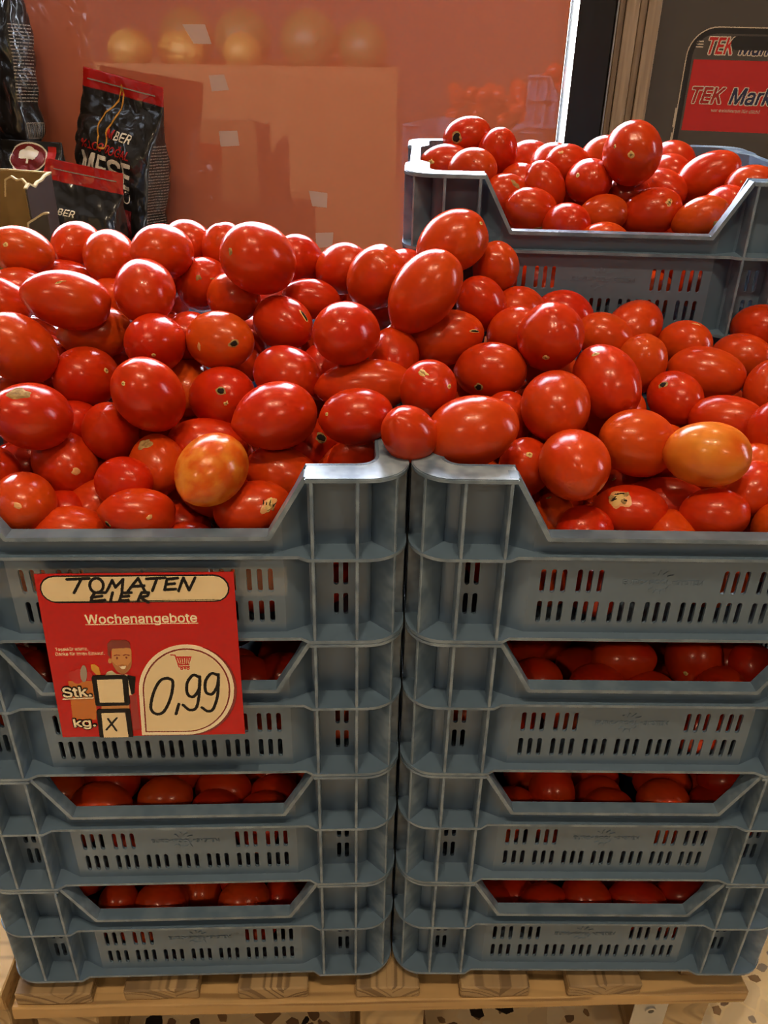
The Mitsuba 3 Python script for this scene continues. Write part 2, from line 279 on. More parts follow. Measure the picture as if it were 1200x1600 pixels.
# ------------------------------------------------------------------ measured tomatoes: zone, id, kind, centre (0.1 mm), axis (1/100), diameter, length (0.1 mm), ripeness tint
TOMATOES = [('L',1,'m',-3576,2662,6852,85,37,-38,438,604,45),('L',2,'m',-3247,3218,6783,31,95,2,455,573,30),('L',3,'m',-2819,2867,6760,-28,96,7,500,630,35),
('L',4,'m',-2234,2545,6891,49,85,-18,503,633,25),('L',5,'m',-2168,3285,6805,66,-73,17,467,588,20),('L',6,'m',-3559,2389,6541,93,37,1,449,570,20),
('L',7,'m',-3311,2874,6487,90,42,-9,472,658,20),('L',8,'m',-2910,1794,6653,92,28,-28,489,739,20),('L',9,'m',-3561,1985,6559,84,12,-54,433,546,20),
('L',10,'m',-2298,2030,6677,-23,94,23,525,662,12),('L',11,'m',-2777,2536,6413,26,93,-26,463,584,30),('L',12,'m',-2801,2093,6269,96,27,2,485,653,50),
('L',13,'m',-3226,1418,6341,60,39,-70,541,681,35),('L',14,'m',-2170,1662,6328,9,95,-31,498,628,10),('L',15,'m',-2798,1665,6010,21,92,-34,526,662,10),
('L',16,'m',-2079,1006,6109,37,41,-83,538,678,15),('L',17,'m',-1975,1876,5846,-18,95,26,478,602,55),('L',18,'m',-1935,2755,6544,41,-65,64,489,617,15),
('L',19,'m',-1751,3065,6811,13,-64,76,458,576,30),('L',20,'m',-1294,2182,6923,57,65,-50,594,748,25),('L',21,'m',-1023,2950,6741,40,72,-56,458,577,10),
('L',22,'m',-1587,2385,6535,65,-73,21,459,578,25),('L',23,'m',-872,2414,6522,100,0,-7,367,544,10),('L',24,'m',-600,2738,6723,60,-70,39,472,595,20),
('L',25,'m',-290,2331,6736,40,-37,84,509,641,30),('L',26,'m',-1621,1777,6323,90,-44,4,500,630,55),('L',27,'m',-1100,2091,6388,81,-58,-9,471,594,15),
('L',28,'m',-503,1426,6518,51,82,-25,516,650,12),('L',29,'m',-1966,2137,6234,34,90,-29,452,569,10),('L',30,'m',-1034,1487,6131,82,-56,-7,490,618,10),
('L',31,'m',-378,1367,6084,100,-1,8,442,828,25),('L',32,'m',-1601,1494,5914,75,-61,26,520,655,5),('L',33,'m',-739,1816,6037,-5,87,50,442,557,0),
('R',34,'m',401,2575,7018,90,13,42,538,689,40),('R',35,'m',130,1887,6742,59,7,80,549,780,35),('R',36,'m',862,2808,6732,-12,-60,79,440,554,40),
('R',37,'m',699,2419,6501,47,40,-79,451,569,10),('R',38,'m',1105,2669,6366,76,63,-17,466,587,20),('R',39,'m',351,2030,6298,96,-9,27,495,714,25),
('R',40,'m',-117,1763,6210,1,95,33,451,568,15),('L',41,'m',-11,2782,6692,53,-82,21,435,548,20),('R',42,'m',980,2133,6328,46,-67,58,451,568,20),
('R',43,'m',734,1637,6141,99,-11,6,489,634,25),('L',44,'m',-2968,780,6019,58,69,-45,520,656,10),('L',45,'m',-2830,922,5549,70,-65,-28,496,625,15),
('L',46,'m',-2456,1058,5782,-9,61,-79,454,572,10),('L',47,'m',-2044,853,5573,-19,94,29,450,567,35),('L',48,'m',-2981,388,5464,-37,91,-21,481,605,40),
('L',49,'m',-2507,735,5238,93,38,0,476,605,30),('L',50,'m',-2080,269,5450,93,29,-21,391,577,20),('L',51,'m',-2617,286,5236,95,26,-14,454,615,30),
('L',52,'m',-3324,688,5552,35,-47,81,444,559,10),('L',53,'m',-3294,1087,5423,99,10,-3,421,530,0),('L',54,'m',-2785,595,5248,95,-26,17,385,485,0),
('L',55,'m',-2228,544,5571,83,-48,27,405,510,0),('L',56,'m',-1708,290,5149,98,16,-8,389,498,10),('L',57,'m',-2835,1347,5688,22,89,-39,427,537,0),
('L',58,'m',-1067,845,6018,91,42,6,537,676,12),('L',59,'m',-412,774,6060,99,1,13,446,586,10),('L',60,'m',-1508,360,5775,40,89,21,512,645,80),
('L',61,'m',-1221,440,5413,97,18,15,432,613,20),('L',62,'m',-1021,833,5505,93,0,-37,461,639,30),('L',63,'m',-506,1124,5425,100,-4,3,430,730,35),
('L',64,'m',-1687,1179,5599,99,15,-5,467,701,5),('L',65,'m',-814,1262,5567,50,86,-4,474,597,5),('R',66,'m',151,1021,6180,2,-64,77,452,569,10),
('R',67,'m',-22,439,6080,41,55,-73,407,512,20),('R',68,'m',478,574,6040,96,3,29,548,719,30),('R',69,'m',815,1254,5809,27,7,96,456,575,15),
('R',70,'m',953,801,5610,-1,-29,96,427,538,20),('R',71,'m',1210,1654,6436,2,-78,63,557,702,15),('R',72,'m',1916,2498,6179,96,-7,-27,453,571,40),
('R',73,'m',1668,1391,6152,33,-78,-53,551,694,15),('R',74,'m',1191,1038,6070,19,98,-2,561,707,25),('R',76,'m',2213,2198,6015,0,-15,99,458,577,50),
('R',77,'m',2722,2583,6095,42,-86,30,460,580,30),('R',78,'m',2807,2113,5977,92,-38,-6,476,715,35),('R',79,'m',2445,1825,5845,25,-97,-7,465,586,15),
('R',80,'m',3273,1838,5947,25,32,91,405,533,30),('R',81,'m',2799,1443,5791,90,-44,6,435,659,20),('R',82,'m',1851,887,5820,86,37,-36,551,694,50),
('R',83,'m',2315,579,5874,95,-31,11,508,657,95),('R',84,'m',3070,1133,5820,-4,-2,100,439,553,20),('R',85,'m',1262,469,5816,-4,-99,15,541,681,30),
('R',86,'m',1198,619,5256,11,91,41,355,448,50),('R',87,'m',1804,601,5336,94,-33,4,446,602,10),('R',88,'m',1952,1230,5185,84,49,-25,456,575,20),
('R',89,'m',1408,390,5279,81,51,-29,405,510,5),('R',90,'m',2175,831,5277,93,-37,6,466,732,5),('R',91,'m',2414,420,5433,95,-26,17,413,534,15),
('R',92,'m',2779,635,5552,70,64,31,411,518,20),('R',93,'m',2874,334,5380,9,-26,96,350,442,50),('R',94,'m',2101,382,5238,24,95,19,387,488,40),
('R',95,'m',2931,949,5581,59,80,12,414,521,50),('B',97,'m',723,5027,7668,98,-14,17,419,549,10),('B',98,'m',1042,4768,7537,14,-45,88,440,555,12),
('B',99,'m',473,4733,7386,100,-9,3,465,625,20),('B',100,'m',732,4328,7410,81,-58,9,447,563,30),('B',101,'m',1519,5294,7374,76,-65,-6,485,611,20),
('B',102,'m',1108,4194,7168,72,61,-31,460,579,25),('B',103,'m',1306,3823,7092,89,30,-34,465,586,25),('B',104,'m',1499,4149,7291,49,-30,-82,394,530,20),
('B',105,'m',1285,4561,7229,45,-88,14,461,581,20),('B',106,'m',1789,4477,7441,82,49,-30,451,568,20),('B',107,'m',1693,4855,7410,40,-91,12,466,587,20),
('B',108,'m',1926,4080,7347,24,-96,15,457,576,15),('B',109,'m',1643,3541,7003,36,-92,18,447,564,5),('B',110,'m',2303,3901,7643,-25,-81,54,585,737,20),
('B',111,'m',2204,4692,7512,50,-71,49,453,571,30),('B',112,'m',3168,5250,7407,40,-91,-11,481,606,20),('B',113,'m',3008,4834,7318,26,-96,14,472,595,20),
('B',114,'m',3306,4418,7375,80,-30,53,487,716,20),('B',115,'m',3623,3988,7348,89,-42,17,417,538,35),('B',116,'m',2810,4347,7227,64,-77,-2,461,581,15),
('B',117,'m',2052,3752,7080,98,-11,18,397,503,45),('B',118,'m',2557,3789,7102,91,-19,36,478,637,15),('B',119,'m',2982,3519,7096,91,-16,39,414,569,50),
('B',120,'m',1978,3292,6864,98,19,-2,448,565,40),('B',121,'m',2401,4203,7191,74,67,-9,459,578,5),('B',122,'m',3342,3818,7156,19,-97,17,447,563,10),
('L',0,'f',-3280,2147,5991,-68,73,-4,442,540,33),('L',0,'f',-3391,1502,5872,60,79,15,442,540,32),('L',0,'f',-1544,3015,5959,-17,-98,11,445,538,19),
('L',0,'f',-808,2444,6000,2,-98,-22,463,612,23),('L',0,'f',-1547,2447,5966,28,-92,-26,489,594,7),('L',0,'f',-2772,2322,5848,89,-43,-16,495,638,22),
('L',0,'f',-1159,774,5092,-80,-4,60,456,587,25),('L',0,'f',-1089,1354,4806,-18,95,28,447,558,28),('L',0,'f',-613,1284,4965,-81,57,10,463,580,9),
('L',0,'f',-1488,824,4753,-31,45,83,464,616,29),('L',0,'f',-2107,1187,4913,-12,-56,-82,453,558,24),('L',0,'f',-2286,1549,5702,58,-37,-73,464,617,18),
('L',0,'f',-2361,2579,6058,-60,-60,-54,474,587,16),('L',0,'f',-3423,755,4861,40,88,25,461,607,20),('L',0,'f',-2852,1610,5153,88,-15,-45,497,643,19),
('L',0,'f',-3035,439,4793,-55,82,-14,468,629,9),('L',0,'f',-2444,839,4779,8,-99,9,456,577,32),('L',0,'f',-434,3346,6223,61,-33,72,479,642,9),
('L',0,'f',-315,2839,6351,-15,98,17,498,641,20),('L',0,'f',-693,2249,5365,-8,-51,-86,452,574,26),('L',0,'f',-2374,2967,6548,35,93,7,475,621,24),
('L',0,'f',-3446,2184,5638,-84,-52,12,442,538,12),('L',0,'f',-663,461,5152,-88,47,1,441,537,11),('L',0,'f',-804,949,4721,52,82,-24,486,654,8),
('L',0,'f',-1878,729,5061,85,-53,-2,444,537,6),('L',0,'f',-1191,388,4719,-42,-63,66,470,583,20),('L',0,'f',-1908,1856,5426,47,87,16,485,619,24),
('L',0,'f',-1192,2659,6312,53,79,-29,475,597,32),('L',0,'f',-3642,2544,6027,-95,-26,-15,476,601,30),('L',0,'f',-2430,3281,6185,26,-88,39,447,599,6),
('L',0,'f',-1619,768,5430,74,25,-62,473,585,33),('L',0,'f',-451,1091,5475,-72,-54,-43,462,566,13),('L',0,'f',-1612,1112,5165,83,33,45,450,557,10),
('L',0,'f',-1967,412,4718,89,27,-37,489,590,20),('L',0,'f',-3474,494,5226,-68,45,57,446,541,10),('L',0,'f',-804,3305,6411,17,95,25,468,571,17),
('L',0,'f',-697,460,4737,-94,-4,-35,441,595,27),('L',0,'f',-921,2057,5759,-90,42,-11,442,533,13),('R',0,'f',624,1171,5302,-6,-84,54,463,606,35),
('R',0,'f',3299,2564,5980,72,-65,26,465,616,35),('R',0,'f',1258,2156,5593,73,-68,-5,475,572,27),('R',0,'f',1921,2179,5482,-83,50,25,471,607,14),
('R',0,'f',1357,1282,5124,-60,-74,29,490,652,19),('R',0,'f',2734,1118,4836,-54,42,-73,490,661,14),('R',0,'f',511,850,4887,50,86,-7,482,585,5),
('R',0,'f',1869,1785,4854,-62,-75,23,472,620,16),('R',0,'f',3084,2508,5582,-96,-13,24,469,597,32),('R',0,'f',2285,2812,6192,73,62,27,497,634,15),
('R',0,'f',1634,860,5002,-88,6,-47,476,586,6),('R',0,'f',1904,1670,5709,65,54,53,468,630,22),('R',0,'f',2913,763,5169,52,85,6,464,610,16),
('R',0,'f',2746,1966,5338,-43,-90,-8,472,589,20),('R',0,'f',529,1608,4911,0,100,4,483,630,7),('R',0,'f',1145,1041,4795,2,-89,-45,461,591,34),
('R',0,'f',558,2276,5959,-97,19,-16,463,598,9),('R',0,'f',1681,1387,4745,-35,84,-41,441,588,13),('R',0,'f',1231,1161,5533,2,90,43,457,596,16),
('R',0,'f',1227,1721,5686,48,-38,-79,453,607,17),('R',0,'f',3149,849,4786,-58,-68,44,476,593,14),('R',0,'f',449,1850,5252,-3,92,-40,443,553,12),
('R',0,'f',1960,678,4801,44,1,90,447,567,16),('R',0,'f',1573,431,4695,16,94,-29,454,598,16),('R',0,'f',2536,525,4756,89,-44,12,500,610,20),
('R',0,'f',532,634,5459,-4,95,-31,476,599,26),('R',0,'f',1583,2833,6294,-96,12,26,453,603,30),('R',0,'f',1149,520,4727,40,-89,21,450,606,14),
('R',0,'f',474,2262,4752,-36,-93,-7,445,560,12),('R',0,'f',3505,2820,6201,60,-77,22,444,562,10),('R',0,'f',1377,2004,5955,69,-66,-32,456,570,23),
('R',0,'f',2191,1246,5581,80,60,2,475,606,28),('R',0,'f',429,1883,5765,22,96,17,499,605,34),('R',0,'f',2632,1105,5356,94,6,-35,443,567,18),
('R',0,'f',919,867,5160,-62,-68,-40,440,569,32),('B',0,'f',3186,4259,6483,-77,-64,1,444,555,8),('B',0,'f',2896,3807,6627,-85,14,51,460,564,15),
('B',0,'f',2074,4009,6347,-83,49,-27,497,616,19),('B',0,'f',547,3661,6337,-83,19,52,443,595,17),('B',0,'f',656,3483,6745,-97,-1,25,449,554,15),
('B',0,'f',1077,5064,7153,-58,76,29,454,569,15),('B',0,'f',1398,5286,6658,52,85,-1,461,554,14),('B',0,'f',1113,3769,6461,55,-84,-2,483,651,16),
('B',0,'f',2598,3493,6354,-84,-31,45,446,549,22),('B',0,'f',1344,4801,6625,86,36,-36,445,594,23),('B',0,'f',3451,4827,6495,81,-58,7,485,604,7),
('B',0,'f',1652,4471,6749,74,44,51,495,639,26),('B',0,'f',2793,4729,6520,-33,-88,33,442,540,9),('B',0,'f',2308,4860,6420,90,-35,-24,490,610,11),
('B',0,'f',2045,4691,7046,37,49,-79,499,638,23),('B',0,'f',3502,3975,6661,-58,44,-69,449,602,19),('B',0,'f',3549,4330,6942,-94,-1,-34,477,583,14),
('B',0,'f',1840,4397,6342,66,65,-38,474,632,17),('B',0,'f',527,3864,6989,-70,-71,7,490,659,15),('B',0,'f',2991,4509,6832,77,-63,4,461,567,14),
('B',0,'f',2391,4376,6340,94,-8,-32,454,573,21),('B',0,'f',1966,3451,6418,-64,-77,0,450,568,31),('B',0,'f',3171,3516,6406,-95,1,30,495,604,15),
('B',0,'f',1560,3750,6530,52,43,-74,495,599,15),('B',0,'f',1271,4113,6725,63,76,-17,489,611,23),('B',0,'f',593,5164,6887,-93,35,7,465,566,9),
('B',0,'f',2498,4020,6521,-18,41,90,483,647,22),('B',0,'f',1349,4205,6315,7,93,37,455,561,5),('R2',0,'l',2013,625,3791,98,-11,18,416,582,20),
('R2',0,'l',2690,716,3726,-2,46,89,520,599,15),('R2',0,'l',1174,442,3683,100,-5,5,420,504,15),('R2',0,'l',1744,396,3664,97,-21,14,420,504,10),
('R2',0,'l',2204,373,3602,100,8,-3,420,504,10),('R2',0,'l',2854,366,3675,100,-6,5,420,504,10),('R2',0,'l',3127,459,3837,65,-39,-65,420,504,5),
('R2',0,'l',3107,805,3626,99,9,-4,420,504,15),('R1',0,'l',1512,478,2252,-2,43,90,451,519,15),('R1',0,'l',2575,380,2243,100,2,1,437,503,30),
('R1',0,'l',2021,609,2023,90,-5,42,420,504,20),('R1',0,'l',2087,943,1925,98,19,-9,420,504,10),('R1',0,'l',2062,354,2140,99,-12,9,420,504,20),
('R1',0,'l',2703,756,2070,98,-18,12,417,583,15),('R1',0,'l',3101,461,2083,98,19,-9,420,504,5),('R1',0,'l',3254,612,2277,98,-17,12,420,507,10),
('R1',0,'l',1140,385,2109,100,-8,6,420,504,10),('R0',0,'l',1606,355,694,99,14,-6,420,542,10),('R0',0,'l',2059,404,694,94,-14,-30,489,562,15),
('R0',0,'l',2596,378,716,96,-24,-15,448,625,10),('R0',0,'l',1315,558,545,95,6,-31,420,504,10),('R0',0,'l',1071,458,573,100,-1,2,420,504,10),
('R0',0,'l',3090,464,700,98,-15,10,409,573,5),('L1',0,'l',-2234,367,2232,98,-1,18,407,530,45),('L1',0,'l',-1724,585,2112,97,-22,14,420,584,20),
('L1',0,'l',-2817,253,2256,100,-1,2,420,588,30),('L1',0,'l',-3261,389,2254,99,15,-7,420,504,40),('L1',0,'l',-1225,582,2040,99,-9,7,420,504,10),
('L1',0,'l',-2837,590,2164,98,18,-9,420,571,10),('L1',0,'l',-1741,293,2136,99,15,-7,420,504,10),('L1',0,'l',-1291,314,2102,100,8,-3,420,504,10),
('L0',0,'l',-2883,292,721,32,26,91,401,481,35),('L0',0,'l',-2433,304,720,100,-4,4,455,562,30),('L0',0,'l',-2082,528,550,-1,59,81,445,511,40),
('L0',0,'l',-1565,326,754,97,21,9,444,538,30),('L0',0,'l',-1197,455,579,-1,53,85,418,480,10),('L2',0,'l',-3157,363,3764,100,6,-1,420,504,10),
('L2',0,'l',-1355,406,3695,98,-16,11,420,504,10),('L2',0,'l',-1037,445,3708,99,-13,9,420,504,5),('L2',0,'l',-3445,487,3721,99,-8,6,420,504,5),
('R2',0,'x',2328,540,3279,-33,11,94,454,610,25),('R2',0,'x',1046,519,3240,-43,89,-17,449,600,7),('R2',0,'x',3207,513,3260,-98,17,5,455,609,17),
('R2',0,'x',564,504,3354,92,-10,39,443,577,19),('R2',0,'x',1554,537,3311,98,-20,-9,452,571,11),('R2',0,'x',2748,396,3251,-75,-31,-59,474,578,12),
('R1',0,'x',1565,544,1792,35,-82,46,487,648,18),('R1',0,'x',3334,546,1822,90,-44,-5,446,547,25),('R1',0,'x',980,522,1801,89,4,-45,481,605,19),
('R1',0,'x',2562,406,1854,-97,7,24,443,561,27),('R0',0,'x',1865,546,312,68,65,-34,463,567,24),('R0',0,'x',3145,549,296,-77,-52,-37,459,608,24),
('R0',0,'x',2437,531,307,95,-10,-29,430,521,35),('R0',0,'x',908,492,334,59,72,-36,443,543,10),('L2',0,'x',-2737,451,3433,-55,48,68,463,605,26),
('L2',0,'x',-1244,426,3312,81,54,26,488,590,23),('L2',0,'x',-2130,471,3313,-31,-7,-95,472,586,7),('L2',0,'x',-555,460,3239,-100,-8,-1,431,518,24),
('L2',0,'x',-3399,431,3325,-95,30,-8,467,614,28),('L1',0,'x',-2623,398,1800,-88,0,47,482,595,28),('L1',0,'x',-910,517,1768,-90,-29,-32,490,643,32),
('L1',0,'x',-3142,415,1800,84,14,53,454,570,31),('L1',0,'x',-1908,408,1745,92,-40,1,441,595,21),('L0',0,'x',-1519,445,279,98,-21,-2,469,595,9),
('L0',0,'x',-2680,381,350,94,30,-16,478,580,32),('L0',0,'x',-546,513,371,-5,-81,59,490,643,22),('L0',0,'x',-3325,384,280,-90,41,14,458,575,19),
('R2',0,'d',3510,1686,3649,-14,94,32,478,614,11),('R2',0,'d',2676,1465,3238,54,82,-19,448,570,17),('R2',0,'d',1810,1483,3943,51,80,31,443,567,30),
('R2',0,'d',2430,925,3268,91,-33,-23,435,551,21),('R2',0,'d',1493,1410,3374,-63,13,-76,436,579,27),('R2',0,'d',1233,1153,3617,-59,-45,-67,459,588,17),
('R2',0,'d',2134,1216,3686,-96,1,28,462,624,15),('R2',0,'d',475,1244,3720,-69,72,-8,482,578,16),('R2',0,'d',543,1884,3768,-97,17,15,477,585,28),
('R2',0,'d',3158,1431,3657,-52,83,-20,437,573,22),('R2',0,'d',699,1836,3397,-42,90,-8,456,602,6),('R2',0,'d',2900,1012,3244,51,80,-32,466,628,24),
('R2',0,'d',1972,1771,3361,-8,82,57,431,524,18),('R2',0,'d',1757,1005,3333,49,-83,28,479,588,9),('R2',0,'d',2816,1904,3642,-68,5,-74,451,596,7),
('R2',0,'d',1242,1686,3810,43,-66,62,451,581,15),('R2',0,'d',2666,1424,3695,23,-97,7,484,653,23),('R2',0,'d',3518,1118,3240,-79,61,-2,464,619,10),
('R2',0,'d',3077,1559,3284,16,-94,-30,467,594,21),('R2',0,'d',1254,1860,3309,-26,-91,-33,456,597,7),('R2',0,'d',640,1210,3328,-25,-47,-85,435,563,5),
('R2',0,'d',994,1383,3350,94,-25,22,431,547,20),('R2',0,'d',1668,1997,3790,-26,92,28,467,575,13),('R2',0,'d',3183,1761,3949,97,24,1,453,548,18),
('R2',0,'d',2277,1658,3887,-50,-86,7,438,536,35),('R2',0,'d',3596,1316,3898,-79,-25,-56,445,561,33),('R2',0,'d',916,1257,3857,44,-78,45,476,619,34),
('R2',0,'d',763,828,3645,-75,-66,-5,482,619,24),('R2',0,'d',1989,1327,3284,-53,82,-23,435,581,10),('R2',0,'d',2311,1563,3458,75,44,-49,442,581,5),
('R2',0,'d',2215,1985,3623,77,59,24,455,549,11),('R1',0,'d',569,926,1841,29,-96,-1,456,573,17),('R1',0,'d',1332,1481,1782,97,-13,21,463,573,27),
('R1',0,'d',3353,1419,2066,-84,-53,12,475,631,17),('R1',0,'d',2921,1693,2171,-87,7,-49,436,577,13),('R1',0,'d',2030,1406,2172,-11,-55,-83,456,584,21),
('R1',0,'d',1322,892,2106,13,29,-95,451,559,27),('R1',0,'d',2418,1958,1870,40,-87,30,489,605,28),('R1',0,'d',3211,1831,2456,-69,-68,26,459,592,13),
('R1',0,'d',1080,1403,2146,15,-25,-96,490,591,8),('R1',0,'d',557,1857,2106,-10,-26,96,458,576,25),('R1',0,'d',822,1716,2414,-96,-28,2,451,549,11),
('R1',0,'d',2395,1467,2449,28,-96,8,448,588,5),('R1',0,'d',3039,932,1886,83,55,-5,448,544,28),('R1',0,'d',659,1379,2142,42,90,-10,464,566,34),
('R1',0,'d',1429,1964,1757,46,85,-26,475,589,6),('R1',0,'d',1738,1821,2044,-40,90,18,449,577,29),('R1',0,'d',1705,1055,1797,-73,67,-15,437,572,25),
('R1',0,'d',1483,1716,2321,-86,3,-52,470,626,17),('R1',0,'d',1904,1047,2261,-93,31,-19,439,589,15),('R1',0,'d',2474,1205,2102,48,-63,-62,465,604,24),
('R1',0,'d',2258,1878,2235,-9,98,17,455,594,29),('R1',0,'d',2111,1641,1830,71,-46,-53,474,595,13),('R1',0,'d',409,1501,2463,-67,-67,33,438,554,21),
('R1',0,'d',858,1260,1803,3,-96,26,443,567,21),('R1',0,'d',2983,1154,2338,65,58,-49,451,556,34),('R1',0,'d',2673,1915,2507,-46,-56,69,449,585,26),
('R1',0,'d',3446,1933,1866,-53,85,3,435,550,9),('R1',0,'d',1956,1715,2527,-96,-5,-29,456,564,26),('R1',0,'d',2816,1933,1840,-50,-82,-26,431,518,32),
('R1',0,'d',2803,1305,1805,87,48,13,483,596,17),('R1',0,'d',967,1955,1994,-96,-15,23,472,595,18),('R1',0,'d',3576,1386,2409,85,-46,-26,454,568,30),
('R1',0,'d',3503,1078,1833,65,76,1,485,589,16),('R0',0,'d',513,502,372,-21,68,-70,463,556,15),('R0',0,'d',2692,1960,444,99,-2,11,458,571,12),
('R0',0,'d',2932,998,366,-15,-91,39,449,546,33),('R0',0,'d',1674,1898,703,76,-53,-37,436,558,27),('R0',0,'d',3102,1520,988,72,-70,0,477,594,11),
('R0',0,'d',501,1960,576,61,70,-38,451,590,32),('R0',0,'d',2954,1387,582,-73,-68,-6,435,528,33),('R0',0,'d',831,1932,944,6,100,1,487,631,16),
('R0',0,'d',2523,1212,603,-42,-83,36,445,552,7),('R0',0,'d',2427,1940,759,-91,18,-37,461,554,27),('R0',0,'d',519,1087,753,92,-17,-34,448,584,14),
('R0',0,'d',1953,1387,895,-45,-79,-41,457,549,14),('R0',0,'d',1152,1082,371,63,-76,-11,437,582,13),('R0',0,'d',2035,969,741,79,62,-6,484,625,13),
('R0',0,'d',906,1455,744,-21,92,-34,459,564,21),('R0',0,'d',1692,1434,272,-68,73,-9,449,603,32),('R0',0,'d',2393,1563,265,96,-29,3,471,600,5),
('R0',0,'d',3339,1877,399,-92,-37,9,479,623,34),('R0',0,'d',3545,1670,922,11,99,-11,444,575,14),('R0',0,'d',976,1983,321,-67,-72,18,446,560,26),
('R0',0,'d',451,1629,315,-22,93,-28,474,604,12),('R0',0,'d',3452,1031,437,-54,84,-8,487,655,28),('R0',0,'d',887,846,544,54,-32,78,444,578,22),
('R0',0,'d',1364,1434,841,79,-30,54,459,586,11),('R0',0,'d',2021,1661,510,-85,-48,-21,472,582,31),('R0',0,'d',526,1538,1016,-74,-64,-23,484,641,21),
('R0',0,'d',3176,1914,772,-90,-40,-15,466,566,13),('R0',0,'d',3152,1419,272,-82,-58,-1,435,531,34),('R0',0,'d',2047,1953,998,78,20,60,472,604,24),
('R0',0,'d',2495,1395,967,-55,-82,-15,488,624,9),('R0',0,'d',1288,1845,980,-20,-97,15,480,602,12),('R0',0,'d',2494,965,308,-77,61,-19,438,536,22),
('R0',0,'d',1633,991,472,44,-83,-33,476,587,7),('L2',0,'d',-1744,478,3310,22,93,28,438,590,9),('L2',0,'d',-1095,1892,3668,-3,-99,-13,470,588,10),
('L2',0,'d',-3445,1738,3403,-96,-29,3,453,552,8),('L2',0,'d',-3314,850,3281,-35,-92,-19,454,584,19),('L2',0,'d',-2635,1726,3572,61,68,40,489,625,26),
('L2',0,'d',-3265,937,3679,67,-61,43,466,597,28),('L2',0,'d',-1691,1463,3510,-85,50,-19,472,617,10),('L2',0,'d',-1036,1462,3290,-92,29,25,438,567,30),
('L2',0,'d',-1382,1828,3968,17,98,4,437,587,30),('L2',0,'d',-3114,1273,3445,78,-35,51,464,605,9),('L2',0,'d',-1107,976,3532,-43,-73,-53,455,573,14),
('L2',0,'d',-3314,1754,3768,-30,91,-29,461,597,7),('L2',0,'d',-1426,1838,3292,-14,-93,-35,453,566,24),('L2',0,'d',-2329,1437,3266,-98,12,16,482,644,10),
('L2',0,'d',-2112,1098,3591,97,18,-18,472,636,6),('L2',0,'d',-581,1246,3788,93,33,17,449,583,25),('L2',0,'d',-1114,1425,3860,84,-45,-31,474,574,24),
('L2',0,'d',-2850,1830,4003,-23,95,-18,437,578,18),('L2',0,'d',-692,1744,3834,-86,-46,23,433,523,33),('L2',0,'d',-2156,1620,3952,-18,-98,8,451,605,11),
('L2',0,'d',-2053,1792,3431,18,68,71,467,570,33),('L2',0,'d',-2836,937,3664,8,100,1,460,593,25),('L2',0,'d',-2558,1014,3392,-47,34,-81,453,557,19),
('L2',0,'d',-616,923,3549,-10,89,-44,440,549,10),('L2',0,'d',-744,1830,3343,-84,41,-35,452,572,20),('L2',0,'d',-3473,1280,3861,-98,20,-10,462,598,24),
('L2',0,'d',-2861,1372,3899,-91,-23,35,437,548,14),('L2',0,'d',-1861,1290,3881,41,1,-91,456,550,18),('L2',0,'d',-1550,929,3296,-4,-99,-14,453,549,26),
('L2',0,'d',-2432,1190,3885,50,86,8,471,589,10),('L2',0,'d',-3628,1304,3307,94,-34,4,454,546,29),('L2',0,'d',-1728,1933,3776,-67,61,42,477,590,9),
('L1',0,'d',-1403,447,1742,49,-83,-24,434,550,16),('L1',0,'d',-2060,1852,1838,-32,-82,47,457,593,9),('L1',0,'d',-3236,1461,2234,-47,-88,8,453,558,35),
('L1',0,'d',-2052,1315,2133,-32,83,46,443,564,23),('L1',0,'d',-683,1919,2475,-95,17,25,485,636,6),('L1',0,'d',-844,979,1892,19,-98,-11,447,549,30),
('L1',0,'d',-2141,1906,2475,-51,84,18,436,553,25),('L1',0,'d',-3105,1156,1996,-86,49,16,444,537,32),('L1',0,'d',-2688,1759,2014,100,-1,-3,475,602,18),
('L1',0,'d',-1361,1399,2147,-16,85,51,452,581,14),('L1',0,'d',-1398,1899,2285,-33,62,71,434,559,35),('L1',0,'d',-729,1450,2132,92,-35,-17,481,588,15),
('L1',0,'d',-3650,1510,2503,-57,79,-23,468,586,13),('L1',0,'d',-3371,797,1873,39,-92,9,488,610,9),('L1',0,'d',-2465,1562,2514,89,11,45,483,636,14),
('L1',0,'d',-1109,1461,2446,99,-16,-4,434,529,31),('L1',0,'d',-2596,947,2141,-61,49,63,438,528,25),('L1',0,'d',-3640,1774,1818,81,-57,9,467,627,20),
('L1',0,'d',-1816,1116,1759,-35,93,6,466,571,31),('L1',0,'d',-2729,1237,1782,0,-95,31,472,582,9),('L1',0,'d',-1373,1978,1755,-89,-43,-13,459,586,27),
('L1',0,'d',-3614,1071,2191,-91,42,-2,440,567,25),('L1',0,'d',-1279,953,1936,-97,20,15,469,565,33),('L1',0,'d',-1105,1519,1771,-93,-6,-37,447,560,8),
('L1',0,'d',-3344,1828,2359,91,40,3,432,525,33),('L1',0,'d',-2919,1745,2488,-42,-89,18,485,585,32),('L1',0,'d',-596,1267,1745,82,-52,-25,459,552,8),
('L1',0,'d',-2139,857,2195,17,81,57,458,597,25),('L1',0,'d',-697,1874,1946,-61,-78,17,450,557,5),('L1',0,'d',-1713,1716,2510,-58,-79,18,447,569,14),
('L1',0,'d',-3046,1537,1825,-41,15,90,471,601,27),('L1',0,'d',-3228,1899,1928,22,-33,92,462,619,27),('L1',0,'d',-1653,1518,1841,-75,61,-26,434,579,15),
('L1',0,'d',-785,1051,2272,81,-45,38,444,560,9),('L1',0,'d',-2195,1446,1750,27,-96,-9,431,544,31),('L1',0,'d',-1729,1157,2384,-94,34,-6,439,533,25),
